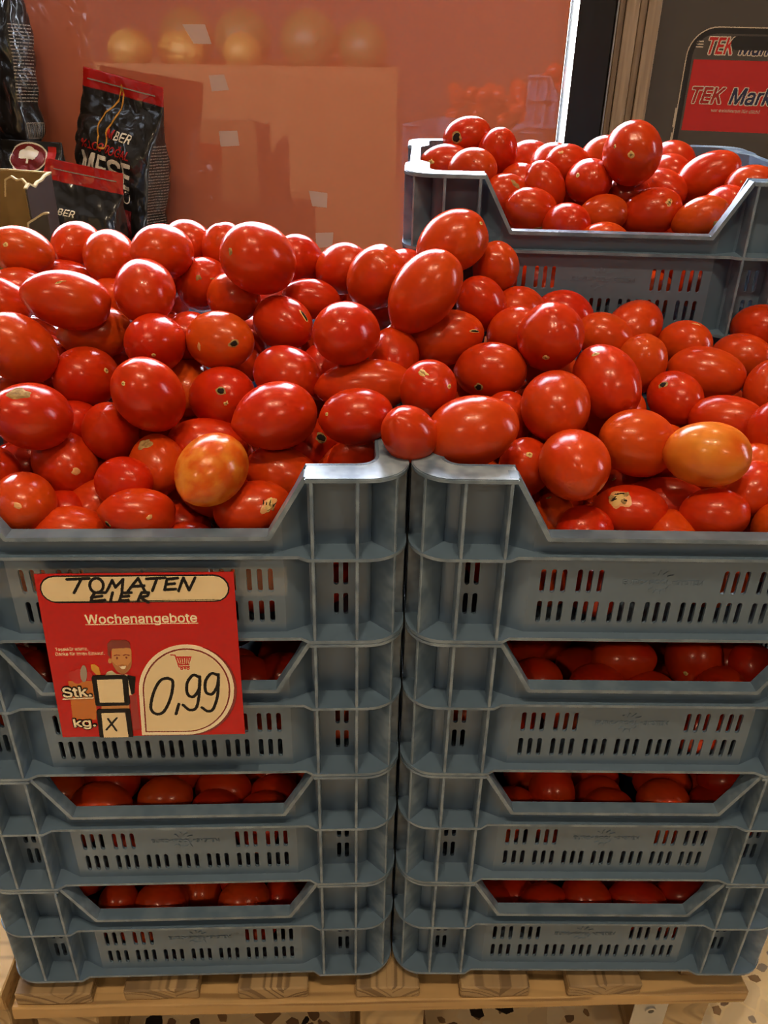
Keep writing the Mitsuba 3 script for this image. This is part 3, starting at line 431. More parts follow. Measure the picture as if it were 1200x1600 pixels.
('L0',0,'d',-3059,1890,734,-31,-74,-60,447,538,19),('L0',0,'d',-1688,1407,712,-84,-51,-17,475,609,6),('L0',0,'d',-2847,862,490,-56,80,-21,473,599,14),
('L0',0,'d',-1426,1921,735,-14,98,-11,448,569,27),('L0',0,'d',-1631,713,644,72,66,-19,457,568,9),('L0',0,'d',-2189,1867,927,55,48,-68,468,564,10),
('L0',0,'d',-2218,1199,869,94,28,17,457,605,30),('L0',0,'d',-739,951,733,41,89,-18,482,631,34),('L0',0,'d',-2050,1563,461,90,-19,40,469,571,19),
('L0',0,'d',-862,1359,631,-99,-1,-16,450,550,12),('L0',0,'d',-2278,842,355,37,-89,24,475,579,7),('L0',0,'d',-569,1866,542,66,65,-39,458,569,15),
('L0',0,'d',-2661,1366,638,-17,-97,19,485,609,15),('L0',0,'d',-3485,942,371,-90,-35,28,477,604,26),('L0',0,'d',-2593,1800,482,40,90,18,438,567,33),
('L0',0,'d',-1148,1670,293,50,-84,-20,462,624,7),('L0',0,'d',-1750,1933,366,86,8,-50,444,579,16),('L0',0,'d',-1342,1230,319,73,-50,46,484,610,14),
('L0',0,'d',-2927,1186,930,-64,-76,3,440,548,18),('L0',0,'d',-3621,1416,980,-88,-38,-29,474,584,17),('L0',0,'d',-3062,1592,990,-72,-62,-32,435,533,15),
('L0',0,'d',-3533,1944,768,10,-5,99,482,616,17),('L0',0,'d',-2867,1510,281,-93,-2,36,476,598,20),('L0',0,'d',-3315,1297,594,89,44,-10,481,631,29),
('L0',0,'d',-3285,1910,347,-45,-87,-21,476,605,29),('L0',0,'d',-3328,697,678,64,69,-34,473,585,27),('L0',0,'d',-2535,1557,1036,-59,-72,37,461,581,11),
('L0',0,'d',-612,1394,261,-76,41,50,434,537,15),('L0',0,'d',-1919,988,708,62,66,41,458,607,17),('L0',0,'d',-649,1547,1043,89,-43,-19,433,539,31),
('L0',0,'d',-934,1798,809,67,67,31,465,586,30),('L0',0,'d',-997,608,314,-7,99,-10,431,536,22),('L0',0,'d',-3624,1328,302,79,10,-60,474,602,33),
('L0',0,'d',-1192,934,663,-43,-89,-15,467,566,13),('R3',0,'d',3449,498,4885,73,66,17,454,551,28),('R3',0,'d',764,495,4902,96,-17,-21,462,565,21),
('R3',0,'d',3480,1423,5303,49,24,84,444,537,15),('R3',0,'d',2398,1661,5040,-68,68,-28,479,611,23),('R3',0,'d',1064,1858,5225,58,-10,-81,465,608,27),
('R3',0,'d',3570,1534,4733,11,-97,21,480,609,27),('R3',0,'d',2120,1070,4765,-56,-71,43,473,590,8),('R3',0,'d',3095,1922,4941,60,76,-24,432,551,8),
('R3',0,'d',3217,1365,4856,76,-65,10,447,543,9),('R3',0,'d',1923,1715,5257,93,-36,7,471,625,19),('R3',0,'d',1239,1897,4807,58,73,37,481,602,23),
('R3',0,'d',3577,1758,5095,-61,70,38,465,596,30),('R3',0,'d',3076,1607,5389,71,70,7,489,618,26),('R3',0,'d',1016,1519,4928,-59,80,-4,436,571,27),
('R3',0,'d',733,1546,5479,50,-83,25,452,587,17),('R3',0,'d',2685,1931,4906,97,21,10,437,534,35),('R3',0,'d',3461,1962,5464,-100,-3,9,447,543,16),
('R3',0,'d',1556,1833,5472,-88,42,-21,433,540,22),('R3',0,'d',3279,1035,5154,5,-100,-6,440,574,10),('R3',0,'d',2323,1883,5436,-84,49,-25,430,568,12),
('R3',0,'d',703,1229,4746,-79,37,-49,450,543,32),('R3',0,'d',779,1969,4917,75,-32,57,457,582,25),('L3',0,'d',-2396,424,4747,-63,-5,77,443,536,34),
('L3',0,'d',-2090,1989,4765,-57,82,7,479,625,25),('L3',0,'d',-1119,1888,5191,-23,95,-21,457,606,13),('L3',0,'d',-616,1638,5346,0,-98,-20,477,633,22),
('L3',0,'d',-3176,1927,4796,10,-98,17,489,640,16),('L3',0,'d',-2453,1956,5292,-85,47,24,480,593,24),('L3',0,'d',-2588,1267,5371,49,-84,-23,456,613,10),
('L3',0,'d',-562,1819,4844,-96,19,20,481,603,20),('L3',0,'d',-3321,1355,4802,79,54,29,469,603,7),('L3',0,'d',-2883,1461,4745,-38,92,5,464,570,32),
('L3',0,'d',-1694,1502,5131,93,-37,8,459,594,24),('L3',0,'d',-3318,1639,5445,56,83,1,479,601,25),('L3',0,'d',-2925,1155,5102,-3,-96,-28,480,588,31),
('L3',0,'d',-2441,1724,4734,-78,54,30,484,629,10),('L3',0,'d',-1587,1680,4715,63,78,-3,436,589,11),('L3',0,'d',-1137,1498,5492,-3,-18,98,444,597,22),
('L3',0,'d',-2960,1010,4715,99,11,-6,441,591,20),('L3',0,'d',-3601,1797,4965,48,81,-34,480,596,23),('L3',0,'d',-3570,1150,5115,-73,64,-21,464,614,31),
('L3',0,'d',-1612,1963,5116,40,-89,-22,437,586,34),('L3',0,'d',-2271,1580,5078,-62,-78,-10,433,545,23),('L3',0,'d',-1199,1918,4776,40,-83,-38,444,563,8),
('L3',0,'d',-2995,1998,5466,86,51,7,448,557,20),('L3',0,'d',-1140,1163,5213,-58,81,1,449,544,11),('B4',0,'d',1496,3347,6416,92,-25,-32,451,594,21),
('B4',0,'d',772,4351,6599,-93,12,-35,452,597,7),('B4',0,'d',2402,4436,6757,-67,-73,12,454,584,6),('B4',0,'d',1855,4116,6846,-21,-67,-71,440,583,7),
('B4',0,'d',813,4654,6876,85,42,-31,446,550,30),('B4',0,'d',2429,4833,6941,-28,67,-68,431,549,21),('B4',0,'d',737,4888,6449,95,-2,-32,447,586,27),
('B4',0,'d',1823,4788,6504,90,43,0,461,590,20),('B4',0,'d',3412,4805,6942,-93,-33,15,481,634,27),('B4',0,'d',441,4366,7022,-99,0,-11,472,578,8),
('B4',0,'d',1100,4568,6326,-51,63,59,433,536,17),('B4',0,'d',1462,4943,7008,-38,-92,-3,461,616,14)]
MARKS = [(0,'stem',-3613,2446,6956,52,52,0),(7,'crack',-2879,1633,6842,95,37,25),(14,'stem',-2578,1551,6115,55,55,0),(13,'stem',-2109,1371,6317,42,42,0),
(15,'stem',-2196,772,6301,39,39,0),(17,'cork',-1917,2496,6677,71,47,0),(17,'crack',-1777,2527,6659,107,24,-8),(19,'cork',-1499,1902,7053,48,64,0),
(25,'hole',-1464,1536,6377,91,65,30),(25,'pale',-1771,1575,6331,43,81,0),(26,'slit',-896,1946,6506,146,50,-45),(31,'hole',-1554,1247,6066,64,85,60),
(31,'crack',-1513,1211,5973,43,64,60),(43,'cork',-2968,646,6274,241,125,10),(44,'pale',-2655,687,5589,66,77,50),(46,'cork',-2109,799,5782,133,143,0),
(47,'pale',-2905,126,5584,47,76,60),(48,'hole',-2364,653,5421,88,57,0),(49,'hole',-2264,92,5449,43,57,40),(49,'pale',-1947,126,5501,57,38,20),
(60,'rot',-1069,296,5525,166,108,45),(64,'hole',-718,1100,5723,107,91,0),(58,'stem',-640,658,6127,34,34,0),(65,'crack',93,854,6398,99,89,-50),
(65,'stem',296,841,6296,45,45,0),(67,'cork',182,421,6004,53,62,0),(42,'hole',607,1430,6066,71,82,0),(38,'slit',603,1867,6419,123,39,0),(33,'stem',639,2472,7205,40,40,0),
(69,'stem',944,641,5815,55,55,0),(70,'stem',1138,1376,6361,69,53,0),(72,'stem',1536,1356,6409,74,48,0),(75,'pale',2766,2498,6325,91,36,-20),
(77,'hole',2288,1744,5997,63,97,60),(85,'rot',1669,518,5504,203,203,-30),(85,'hole',1525,579,5362,41,67,70),(85,'hole',1566,530,5254,41,41,0),
(84,'cork',1145,644,5432,57,26,0),(86,'crack',1789,1120,5370,55,33,20),(89,'cork',2460,234,5341,149,45,0),(94,'hole',586,4854,7670,128,128,60),
(96,'crack',296,4560,7450,70,112,55),(100,'cork',1408,3658,6953,158,59,0),(99,'cork',1164,4014,7317,134,74,-35),(103,'pale',1660,4307,7602,61,41,20),
(105,'stem',1777,3904,7432,53,53,0),(107,'stem',2199,3570,7675,75,75,0),(107,'crack',2059,3681,7735,38,63,60),(115,'rot',2663,3584,7239,77,90,-40),
(116,'cork',3068,3317,7093,76,51,0),(112,'stem',3455,3866,7407,26,26,0),(59,'blotch',-1456,173,5955,279,232,40),(222,'stem',2542,498,3737,52,46,0)]
TOMATO_LABELS = {0: 'orange-red tomato with a small stem scar, ending the back row beside the cardboard carton',
 1: 'red tomato right of the back-row tomato beside the carton',
 2: 'orange-red tomato upper right of the long tomato with the tan streak',
 3: 'red tomato upper left of the tomato with the thin crack line',
 4: 'red tomato directly above the tomato with the thin crack line',
 5: 'red tomato directly below the back-row tomato beside the carton',
 6: 'red tomato directly above the long tomato with the tan streak',
 7: 'long dark red tomato with a tan streak near its top, far left',
 8: 'red tomato upper left of the large glossy tomato at the left edge',
 9: 'red tomato left of the tomato with the thin crack line',
 10: 'red tomato right of the long tomato with the tan streak',
 11: 'orange-red tomato lower right of the long tomato with the tan streak',
 12: 'very large glossy tomato at the left edge of the photo, half-way up the left heap',
 13: 'red tomato directly above the egg-shaped tomato with the stem dimple',
 14: 'round tomato with a pale star-shaped stem scar, left part of the left heap',
 15: 'large egg-shaped tomato with a small stem dimple, middle of the left heap',
 16: 'orange-red tomato left of the tomato with the rotten spot',
 17: "red tomato with tan scar and thin crack line, below the left heap's largest tomato", 18: "red tomato left of the largest tomato of the left heap's top", 19: 'largest tomato on top of the left heap, against the red panel',
 20: "red tomato right of the largest tomato of the left heap's top", 21: 'red tomato right of the tomato with the thin crack line',
 22: 'red tomato upper right of the tomato with the dark slit',
 23: 'red tomato left of the tomato leaning on the back crate',
 24: 'red tomato left of the steep pear-shaped tomato',
 25: 'orange tomato with a round black hole, upper middle of the left heap',
 26: 'red tomato with a dark slit on its right shoulder, upper part of the left heap',
 27: 'red tomato right of the tomato with the dark slit',
 28: 'red tomato left of the orange tomato with the black hole',
 29: 'red tomato directly above the large smooth deep red oval',
 30: 'red tomato directly above the glossy oval above the crate corner',
 31: 'dark red tomato with a brown and white rotten spot, centre of the left heap',
 32: 'dark red tomato upper left of the glossy oval above the crate corner',
 33: "large orange-red tomato topping the middle pile, leaning on the back crate's corner", 34: 'long pear-shaped tomato standing steeply in the middle pile between both heaps',
 35: 'orange-red tomato lower right of the tomato leaning on the back crate',
 36: 'red tomato upper right of the oblong tomato with the end scar',
 37: 'red tomato upper left of the heart-shaped tomato',
 38: 'oblong tomato with a black and tan scar at its right end, middle pile',
 39: 'red tomato upper left of the tomato with the bent tan crack',
 40: 'red tomato upper left of the steep pear-shaped tomato',
 41: 'red tomato left of the heart-shaped tomato',
 42: 'shaded tomato with a dark ragged scar low down, left part of the right heap',
 43: 'tomato with a wrinkled corky scar on top, left edge above the left crate',
 44: 'red tomato with a pale bruise at its lower right, above the price sign',
 45: 'red tomato lower left of the egg-shaped tomato with the stem dimple',
 46: 'orange-red tomato with a brown corky patch at its upper left, low in the left heap',
 47: 'pale orange-red tomato at the bottom left corner of the left heap, on the crate lip',
 48: "small tomato with a dark hole, half hidden behind the left crate lip's oval one", 49: 'oval tomato with a dark stem end, lying on the front lip of the left crate',
 50: 'red tomato lower left of the small tomato with the dark hole',
 51: 'red tomato upper left of the tomato in the bottom left corner',
 52: 'dark red tomato directly above the tomato in the bottom left corner',
 53: 'dark red tomato left of the small tomato with the dark hole',
 54: 'dark red tomato upper right of the small tomato with the dark hole',
 55: 'red tomato lower right of the oval tomato on the left crate lip',
 56: 'dark red tomato directly above the tomato with the pale bruise',
 57: 'large smooth deep red oval tomato, front middle of the left heap',
 58: 'glossy deep red oval tomato above the inner corner of the left crate',
 59: 'mottled orange and yellow tomato with a pointed tip, low in the left heap',
 60: "oval tomato with a cracked black scar, in the right corner of the left crate's notch", 61: 'red tomato lower left of the shaded tomato with the black hole',
 62: 'flat-looking oval tomato resting behind the raised right rim of the left crate',
 63: 'dark red tomato directly above the mottled orange tomato',
 64: 'shaded tomato with a black hole, between two deep red ovals of the left heap',
 65: 'round tomato with a bent tan crack on top, above the gap between the front crates',
 66: 'small tomato sitting right over the gap between the two front crates',
 67: 'big long orange-red tomato lying over the left corner of the right front crate',
 68: 'red tomato right of the big long tomato over the crate corner',
 69: "small round tomato with a pale ring-shaped stem scar, left corner of the right crate's notch", 70: 'large heart-shaped tomato with its stem scar facing the front, top of the right heap',
 71: 'orange-red tomato directly above the large ribbed tomato',
 72: 'large ribbed tomato with a bright stem scar on top, upper right heap',
 73: 'tall smooth tomato just under the heart-shaped one, right heap',
 74: 'orange-red tomato upper right of the large ribbed tomato',
 75: "round tomato at the back of the right heap, touching the back crate's bottom edge", 76: 'long smooth tomato lying below the back crate, right heap',
 77: 'round red tomato with a dark scar at its upper left, back of the right heap',
 78: 'red tomato upper right of the shiny oval above the pale one',
 79: 'shiny oval tomato just above the pale orange-yellow one, right heap',
 80: 'large orange-red tomato, centre of the right heap, left of the pale orange-yellow one',
 81: 'pale orange-yellow smooth oval tomato, palest one of the right heap',
 82: 'red tomato right of the shiny oval above the pale one',
 83: "large smooth round tomato above the left end of the right crate's notch", 84: "orange tomato low in the left corner of the right crate's notch", 85: 'bright red tomato with a big tan and black rotten scar, on the right crate lip',
 86: 'red tomato directly above the tomato with the big tan scar',
 87: 'dark red tomato right of the orange tomato in the notch corner',
 88: 'dark red tomato right of the tomato with the big tan scar',
 89: 'shiny red tomato with a greenish scar at its base, on the right crate lip',
 90: 'red tomato upper right of the shiny tomato on the right crate lip',
 91: 'orange-red tomato right of the shiny tomato on the right crate lip',
 92: 'orange-red tomato lower left of the shiny tomato on the right crate lip',
 93: 'orange-red tomato right of the pale orange-yellow tomato',
 94: 'dark red tomato with a round brown hole, top left of the raised back crate',
 95: 'upright egg-shaped tomato right of the one with the brown hole, back crate',
 96: 'tomato with a tan crack, behind the left raised rim of the back crate',
 97: "red tomato right of the cracked tomato at the back crate's left rim", 98: 'red tomato right of the upright tomato of the back crate',
 99: 'red tomato directly below the upright tomato of the back crate',
 100: "ribbed tomato with a tan scar at its base, left on the back crate's front lip", 101: 'red tomato upper right of the ribbed tomato on the back crate lip',
 102: 'red tomato upper left of the ribbed tomato on the back crate lip',
 103: 'red tomato upper left of the tomato with the yellow stem dot',
 104: 'red tomato upper left of the orange oval on the back crate lip',
 105: 'round tomato with a yellow stem dot, left of the topmost tomato of the back crate',
 106: 'dark red tomato left of the orange oval on the back crate lip',
 107: 'big round tomato with a yellow stem scar, topmost of the back crate',
 108: 'red tomato upper right of the tomato with the yellow stem dot',
 109: 'red tomato left of the long leaning tomato of the back crate',
 110: 'red tomato lower right of the topmost tomato of the back crate',
 111: 'long glossy tomato leaning to the upper right, right side of the back crate',
 112: 'tomato behind the right raised rim of the back crate',
 113: 'red tomato upper right of the broad cracked tomato on the back crate lip',
 114: "orange oval tomato in the middle of the back crate's front lip", 115: "broad red tomato with a tan crack, resting on the back crate's front lip", 116: "orange-red tomato at the right end of the back crate's front lip", 117: 'orange-red tomato directly below the orange oval on the back crate lip',
 118: 'dark red tomato upper left of the broad cracked tomato on the back crate lip',
 119: "red tomato upper right of the orange tomato at the back crate lip's end", 120: 'half-hidden tomato, right of the large glossy tomato at the left edge',
 121: 'half-hidden tomato, upper left of the tomato with the wrinkled corky scar',
 122: 'half-hidden tomato, right of the orange tomato with the black hole',
 123: 'half-hidden tomato, lower right of the tomato with the dark slit',
 124: 'half-hidden tomato, lower right of the orange tomato with the black hole',
 125: 'half-hidden tomato, right of the tomato with the pale star scar',
 126: 'half-hidden tomato, lower right of the tomato with the cracked black scar',
 127: 'half-hidden tomato, right of the tomato with the cracked black scar',
 130: 'half-hidden tomato, directly below the tomato with the brown corky patch',
 131: 'half-hidden tomato, directly below the egg-shaped tomato with the stem dimple',
 134: 'half-hidden tomato, right of the tomato with the pale bruise',
 138: 'half-hidden tomato, right of the tomato with the dark slit',
 140: 'half-hidden tomato, left of the tomato with the thin crack line',
 141: 'half-hidden tomato, upper right of the tomato with the wrinkled corky scar',
 144: 'half-hidden tomato, right of the oval tomato on the left crate lip',
 146: 'half-hidden tomato, lower left of the tomato with the rotten spot',
 147: 'half-hidden tomato, directly above the tomato with the dark slit',
 148: 'half-hidden tomato, upper right of the large glossy tomato at the left edge',
 149: 'half-hidden tomato, lower left of the tomato with the thin crack line',
 150: 'half-hidden tomato, directly below the mottled orange tomato',
 157: 'half-hidden tomato, upper right of the large smooth deep red oval',
 159: 'half-hidden tomato, upper right of the long tomato below the back crate',
 162: 'half-hidden tomato, directly above the orange tomato in the notch corner',
 163: 'half-hidden tomato, directly below the shiny tomato on the right crate lip',
 167: "half-hidden tomato, left of the tomato at the back crate's bottom edge", 168: 'half-hidden tomato, lower left of the tomato with the big tan scar',
 169: 'half-hidden tomato, upper left of the large orange-red tomato',
 170: 'half-hidden tomato, right of the shiny tomato on the right crate lip',
 174: 'half-hidden tomato, left of the tomato with the ragged scar',
 176: 'half-hidden tomato, left of the large round tomato by the notch',
 177: 'half-hidden tomato, lower left of the tall smooth tomato',
 179: 'half-hidden tomato, lower left of the big long tomato over the crate corner',
 184: 'half-hidden tomato, upper right of the heart-shaped tomato',
 187: "half-hidden tomato, right of the tomato at the back crate's bottom edge", 188: 'half-hidden tomato, directly above the tall smooth tomato',
 189: 'half-hidden tomato, right of the large orange-red tomato',
 190: 'half-hidden tomato, right of the tomato with the bent tan crack',
 191: 'half-hidden tomato, directly below the pale orange-yellow tomato',
 198: 'half-hidden tomato, directly below the upright tomato of the back crate',
 207: 'half-hidden tomato, directly below the tomato with the yellow stem dot',
 209: "half-hidden tomato, right of the orange tomato at the back crate lip's end", 211: "half-hidden tomato, directly below the cracked tomato at the back crate's left rim", 212: 'half-hidden tomato, lower right of the broad cracked tomato on the back crate lip',
 218: 'half-hidden tomato, lower left of the upright tomato of the back crate',
 221: "third tomato from the left in the notch of the right stack's second-highest crate", 222: "fifth tomato from the left in the notch of the right stack's second-highest crate", 223: "leftmost tomato in the notch of the right stack's second-highest crate", 224: "second tomato from the left in the notch of the right stack's second-highest crate", 225: "fourth tomato from the left in the notch of the right stack's second-highest crate", 226: "sixth tomato from the left in the notch of the right stack's second-highest crate", 227: "eighth tomato from the left in the notch of the right stack's second-highest crate", 228: "seventh tomato from the left in the notch of the right stack's second-highest crate", 229: "second tomato from the left in the notch of the right stack's third-highest crate", 230: "seventh tomato from the left in the notch of the right stack's third-highest crate", 231: "fourth tomato from the left in the notch of the right stack's third-highest crate", 232: "third tomato from the left in the notch of the right stack's third-highest crate", 233: "fifth tomato from the left in the notch of the right stack's third-highest crate", 234: "sixth tomato from the left in the notch of the right stack's third-highest crate", 235: "eighth tomato from the left in the notch of the right stack's third-highest crate", 236: "ninth tomato from the left in the notch of the right stack's third-highest crate", 237: "leftmost tomato in the notch of the right stack's third-highest crate", 238: "third tomato from the left in the notch of the right stack's bottom crate", 239: "fourth tomato from the left in the notch of the right stack's bottom crate", 240: "fifth tomato from the left in the notch of the right stack's bottom crate", 241: "second tomato from the left in the notch of the right stack's bottom crate", 242: "leftmost tomato in the notch of the right stack's bottom crate", 243: "sixth tomato from the left in the notch of the right stack's bottom crate", 244: "fourth tomato from the left in the notch of the left stack's third-highest crate", 245: "sixth tomato from the left in the notch of the left stack's third-highest crate", 246: "second tomato from the left in the notch of the left stack's third-highest crate", 247: "leftmost tomato in the notch of the left stack's third-highest crate", 248: "eighth tomato from the left in the notch of the left stack's third-highest crate", 249: "third tomato from the left in the notch of the left stack's third-highest crate", 250: "fifth tomato from the left in the notch of the left stack's third-highest crate", 251: "seventh tomato from the left in the notch of the left stack's third-highest crate", 252: "leftmost tomato in the notch of the left stack's bottom crate", 253: "second tomato from the left in the notch of the left stack's bottom crate", 254: "third tomato from the left in the notch of the left stack's bottom crate", 255: "fourth tomato from the left in the notch of the left stack's bottom crate", 256: "fifth tomato from the left in the notch of the left stack's bottom crate", 257: "second tomato from the left in the notch of the left stack's second-highest crate", 258: "third tomato from the left in the notch of the left stack's second-highest crate", 259: "fourth tomato from the left in the notch of the left stack's second-highest crate", 260: "leftmost tomato in the notch of the left stack's second-highest crate"}


# ------------------------------------------------------------------ crates
CW, CD = 0.400, 0.300
RIB_U = (0.0387, 0.0720, CW - 0.0720, CW - 0.0387)
RIB_V = (0.0387, 0.0720, CD - 0.0720, CD - 0.0387)
def bump_rect(w, d, edge, bump, t0, t1, r):
    """Rounded rectangle inset by edge; along the middle of each side the inset is bump, with slopes between t0 and t1."""
    pts = []
    def side(n, fn):
        for s, i in ((t0, edge), (t1, bump), (n - t1, bump), (n - t0, edge)): pts.append(fn(s, i))
    side(w, lambda s, i: (s, i)); side(d, lambda s, i: (w - i, s)); side(w, lambda s, i: (w - s, d - i)); side(d, lambda s, i: (i, d - s))
    corners = [(edge, edge), (w - edge, edge), (w - edge, d - edge), (edge, d - edge)]
    full = [corners[0], *pts[0:4], corners[1], *pts[4:8], corners[2], *pts[8:12], corners[3], *pts[12:16]]
    pg = sg.Polygon(full)
    keep = sg.box(t0, -1, w - t0, d + 1).union(sg.box(-1, t0, w + 1, d - t0))
    rnd = rrect(edge, edge, w - edge, d - edge, r, 8)
    return pg.intersection(keep).union(pg.intersection(rnd)).buffer(0)
F_OUT = bump_rect(CW, CD, 0.0, 0.0045, 0.0760, 0.0830, 0.030)
W_OUT = bump_rect(CW, CD, 0.0220, 0.0125, 0.0760, 0.0950, 0.016)
W_IN = W_OUT.buffer(-0.0026, join_style=2)
FOOT = rrect(0.0262, 0.0262, CW - 0.0262, CD - 0.0262, 0.014)

def to_tri(man):
    q = man.to_mesh()
    return trimesh.Trimesh(np.array(q.vert_properties[:, :3]), np.array(q.tri_verts), process=False)
def to_man(tm):
    tm = trimesh.Trimesh(tm.vertices, tm.faces, process=True)
    return m3.Manifold(m3.Mesh(np.asarray(tm.vertices, np.float32), np.asarray(tm.faces, np.uint32)))
def upright(poly, y0, y1):
    """Extrude a polygon drawn in (x, z) between y0 and y1."""
    m = extr(poly, y1 - y0)
    v = m.vertices.copy()
    m.vertices = np.stack([v[:, 0], y1 - v[:, 2], v[:, 1]], 1)
    return m
def along_x(poly, x0, x1):
    m = extr(poly, x1 - x0)
    v = m.vertices.copy()
    m.vertices = np.stack([x0 + v[:, 2], v[:, 0], v[:, 1]], 1)
    return m
def slot(u, z0, z1, w=0.0040): return rrect(u - w / 2, z0, u + w / 2, z1, w / 2 * .98, 3)

ROW1, ROW2 = (0.0420, 0.0640), (0.0130, 0.0340)
slots_front = []
for g in range(7):
    for k in range(3):
        u = 0.1056 + 0.0287 * g + 0.0083 * k
        slots_front.append(slot(u, *ROW2))
        if g in (0, 1, 5, 6): slots_front.append(slot(u, *ROW1))
for u in (0.0475, 0.0550, CW - 0.0550, CW - 0.0475):
    slots_front += [slot(u, *ROW1), slot(u, *ROW2)]
slots_side = []
for g in range(4):
    for k in range(3):
        v = 0.0986 + 0.0287 * g + 0.0083 * k
        slots_side += [slot(v, *ROW2), slot(v, *ROW1)]
for v in (0.0475, 0.0550, CD - 0.0550, CD - 0.0475): slots_side += [slot(v, *ROW1), slot(v, *ROW2)]
NOTCH = sg.Polygon([(0.0760, H + .01), (0.0765, H), (0.1035, 0.0985), (0.1060, 0.0962), (CW - 0.1060, 0.0962), (CW - 0.1035, 0.0985), (CW - 0.0765, H), (CW - .0760, H + .01)])

def build_crate():
    parts = []
    wall = to_man(cat([extr(W_OUT.difference(W_IN), H, 0.0)]))
    cut = to_man(upright(shapely.union_all(slots_front), -0.02, CD + 0.02)) + to_man(upright(NOTCH, -0.02, CD + 0.02))
    cuts = to_man(along_x(shapely.union_all(slots_side), -0.02, CW + 0.02))
    wall = to_tri(wall - cut - cuts)
    parts.append(('wall', wall, 20))
    parts.append(('base', cat([extr(FOOT.difference(FOOT.buffer(-.003)), 0.0150, -0.0135), extr(W_IN.buffer(.001), 0.0025, 0.0)]), 20))
    flange = F_OUT.difference(W_OUT.buffer(-.0004))
    parts.append(('flange', extr(flange, 0.0030, 0.0002), 25))
    parts.append(('flange', extr(flange, 0.0028, 0.0775), 25))
    # rim: top flange on the raised corners, then lips running down and along both notches
    gap = sg.box(0.0765, -1, CW - 0.0765, 0.030).union(sg.box(0.0765, CD - 0.030, CW - 0.0765, 2))
    rim_poly = F_OUT.difference(W_IN).difference(gap)
    def ring(poly, z0, z1, ch=0.0008):
        return cat([extr(poly, z1 - z0 - ch, z0), extr(poly.buffer(-ch * .8), ch, z1 - ch)])
    rim = [ring(g, H - 0.0036, H - 0.0002) for g in getattr(rim_poly, 'geoms', [rim_poly])]
    line = sg.LineString([(0.0700, H - 0.0018), (0.0765, H - 0.0018), (0.1043, 0.0966), (CW - 0.1043, 0.0966), (CW - 0.0765, H - 0.0018), (CW - 0.0700, H - 0.0018)])
    lip = line.buffer(0.0017, quad_segs=3, cap_style=2, join_style=1)
    for piece in sorted(rim, key=lambda q: q.centroid[0]): parts.append(('rim', piece, 25))
    parts.append(('notch_lip', upright(lip, 0.0030, 0.0155), 35))
    parts.append(('notch_lip', upright(lip, CD - 0.0155, CD - 0.0030), 35))
    def rib(y0, y1, u, zt): return bev(u - .0013, u + .0013, y0, y1, 0.0008, zt, .0005)
    for u in RIB_U:
        parts.append(('rib', rib(0.0004, 0.0228, u, H - .001), False))
        parts.append(('rib', rib(CD - 0.0228, CD - 0.0004, u, H - .001), False))
    for v in RIB_V:
        for x0, x1 in ((0.0004, 0.0228), (CW - 0.0228, CW - 0.0004)):
            parts.append(('rib', bev(x0, x1, v - .0013, v + .0013, .0008, H - .001, .0005), False))
    for sx in (0, 1):                                   # a diagonal rib on each rounded corner
        for sy in (0, 1):
            q = bev(-.0013, .0013, 0, .0245, .0008, H - .001, .0005)
            q.apply_transform(trimesh.transformations.rotation_matrix(math.radians(-45 + 0), [0, 0, 1]))
            q.apply_translation((0.0094, 0.0094, 0))
            v = q.vertices.copy()
            if sx: v[:, 0] = CW - v[:, 0]
            if sy: v[:, 1] = CD - v[:, 1]
            q.vertices = v
            if sx != sy: q.invert()
            parts.append(('corner_rib', q, False))
    # raised mark of the crate pool on the long sides
    txt = fit_text('EURO', 0.1685, 0.0508, 0.0165, 0.0042).union(fit_text('POOL', 0.1895, 0.0508, 0.0165, 0.0042)).union(fit_text('SYSTEM', 0.2105, 0.0508, 0.0215, 0.0042))
    blades = []
    for k in range(12):
        a = 2 * math.pi * k / 12 + .15
        if abs(math.sin(a)) < .42: continue
        c, s = math.cos(a), math.sin(a)
        P = lambda r, t: (0.1985 + r * math.cos(a + t), 0.0529 + r * math.sin(a + t))
        blades.append(sg.Polygon([P(.0072, -.02), P(.0072, .34), P(.0118, .05), P(.0110, -.08)]))
    blades += [sg.Polygon([(.1852, .0522), (.1880, .0552), (.1890, .0515)]), sg.Polygon([(.2072, .0540), (.2098, .0540), (.2085, .0510)])]
    mark = shapely.union_all([txt, *blades])
    parts.append(('emblem', upright(mark, 0.0118, 0.0128), False))
    return parts
def scuffed_lit(name, m, angle):
    """Plastic part whose uv.x carries scuffs plus painted daylight per vertex: outward edge faces and the tops of the rim."""
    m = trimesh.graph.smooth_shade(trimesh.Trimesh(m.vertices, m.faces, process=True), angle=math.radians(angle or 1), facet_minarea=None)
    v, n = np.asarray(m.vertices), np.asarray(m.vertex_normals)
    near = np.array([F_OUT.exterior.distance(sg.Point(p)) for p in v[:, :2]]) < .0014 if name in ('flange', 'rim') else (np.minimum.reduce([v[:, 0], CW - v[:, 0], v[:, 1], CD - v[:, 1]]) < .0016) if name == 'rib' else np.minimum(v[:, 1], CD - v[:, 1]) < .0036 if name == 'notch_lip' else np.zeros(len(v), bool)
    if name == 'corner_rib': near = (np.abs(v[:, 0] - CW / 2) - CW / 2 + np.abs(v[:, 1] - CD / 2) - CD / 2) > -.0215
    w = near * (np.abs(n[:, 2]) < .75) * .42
    if name == 'rim': w = np.maximum(w, (n[:, 2] > .5) * .7)  # rim tops paler throughout, for scuffs and painted window light
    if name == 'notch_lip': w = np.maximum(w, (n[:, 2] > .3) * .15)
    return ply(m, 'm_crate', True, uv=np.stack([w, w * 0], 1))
CRATE = [(n, scuffed_lit(n, m, s)) for n, m, s in build_crate()]
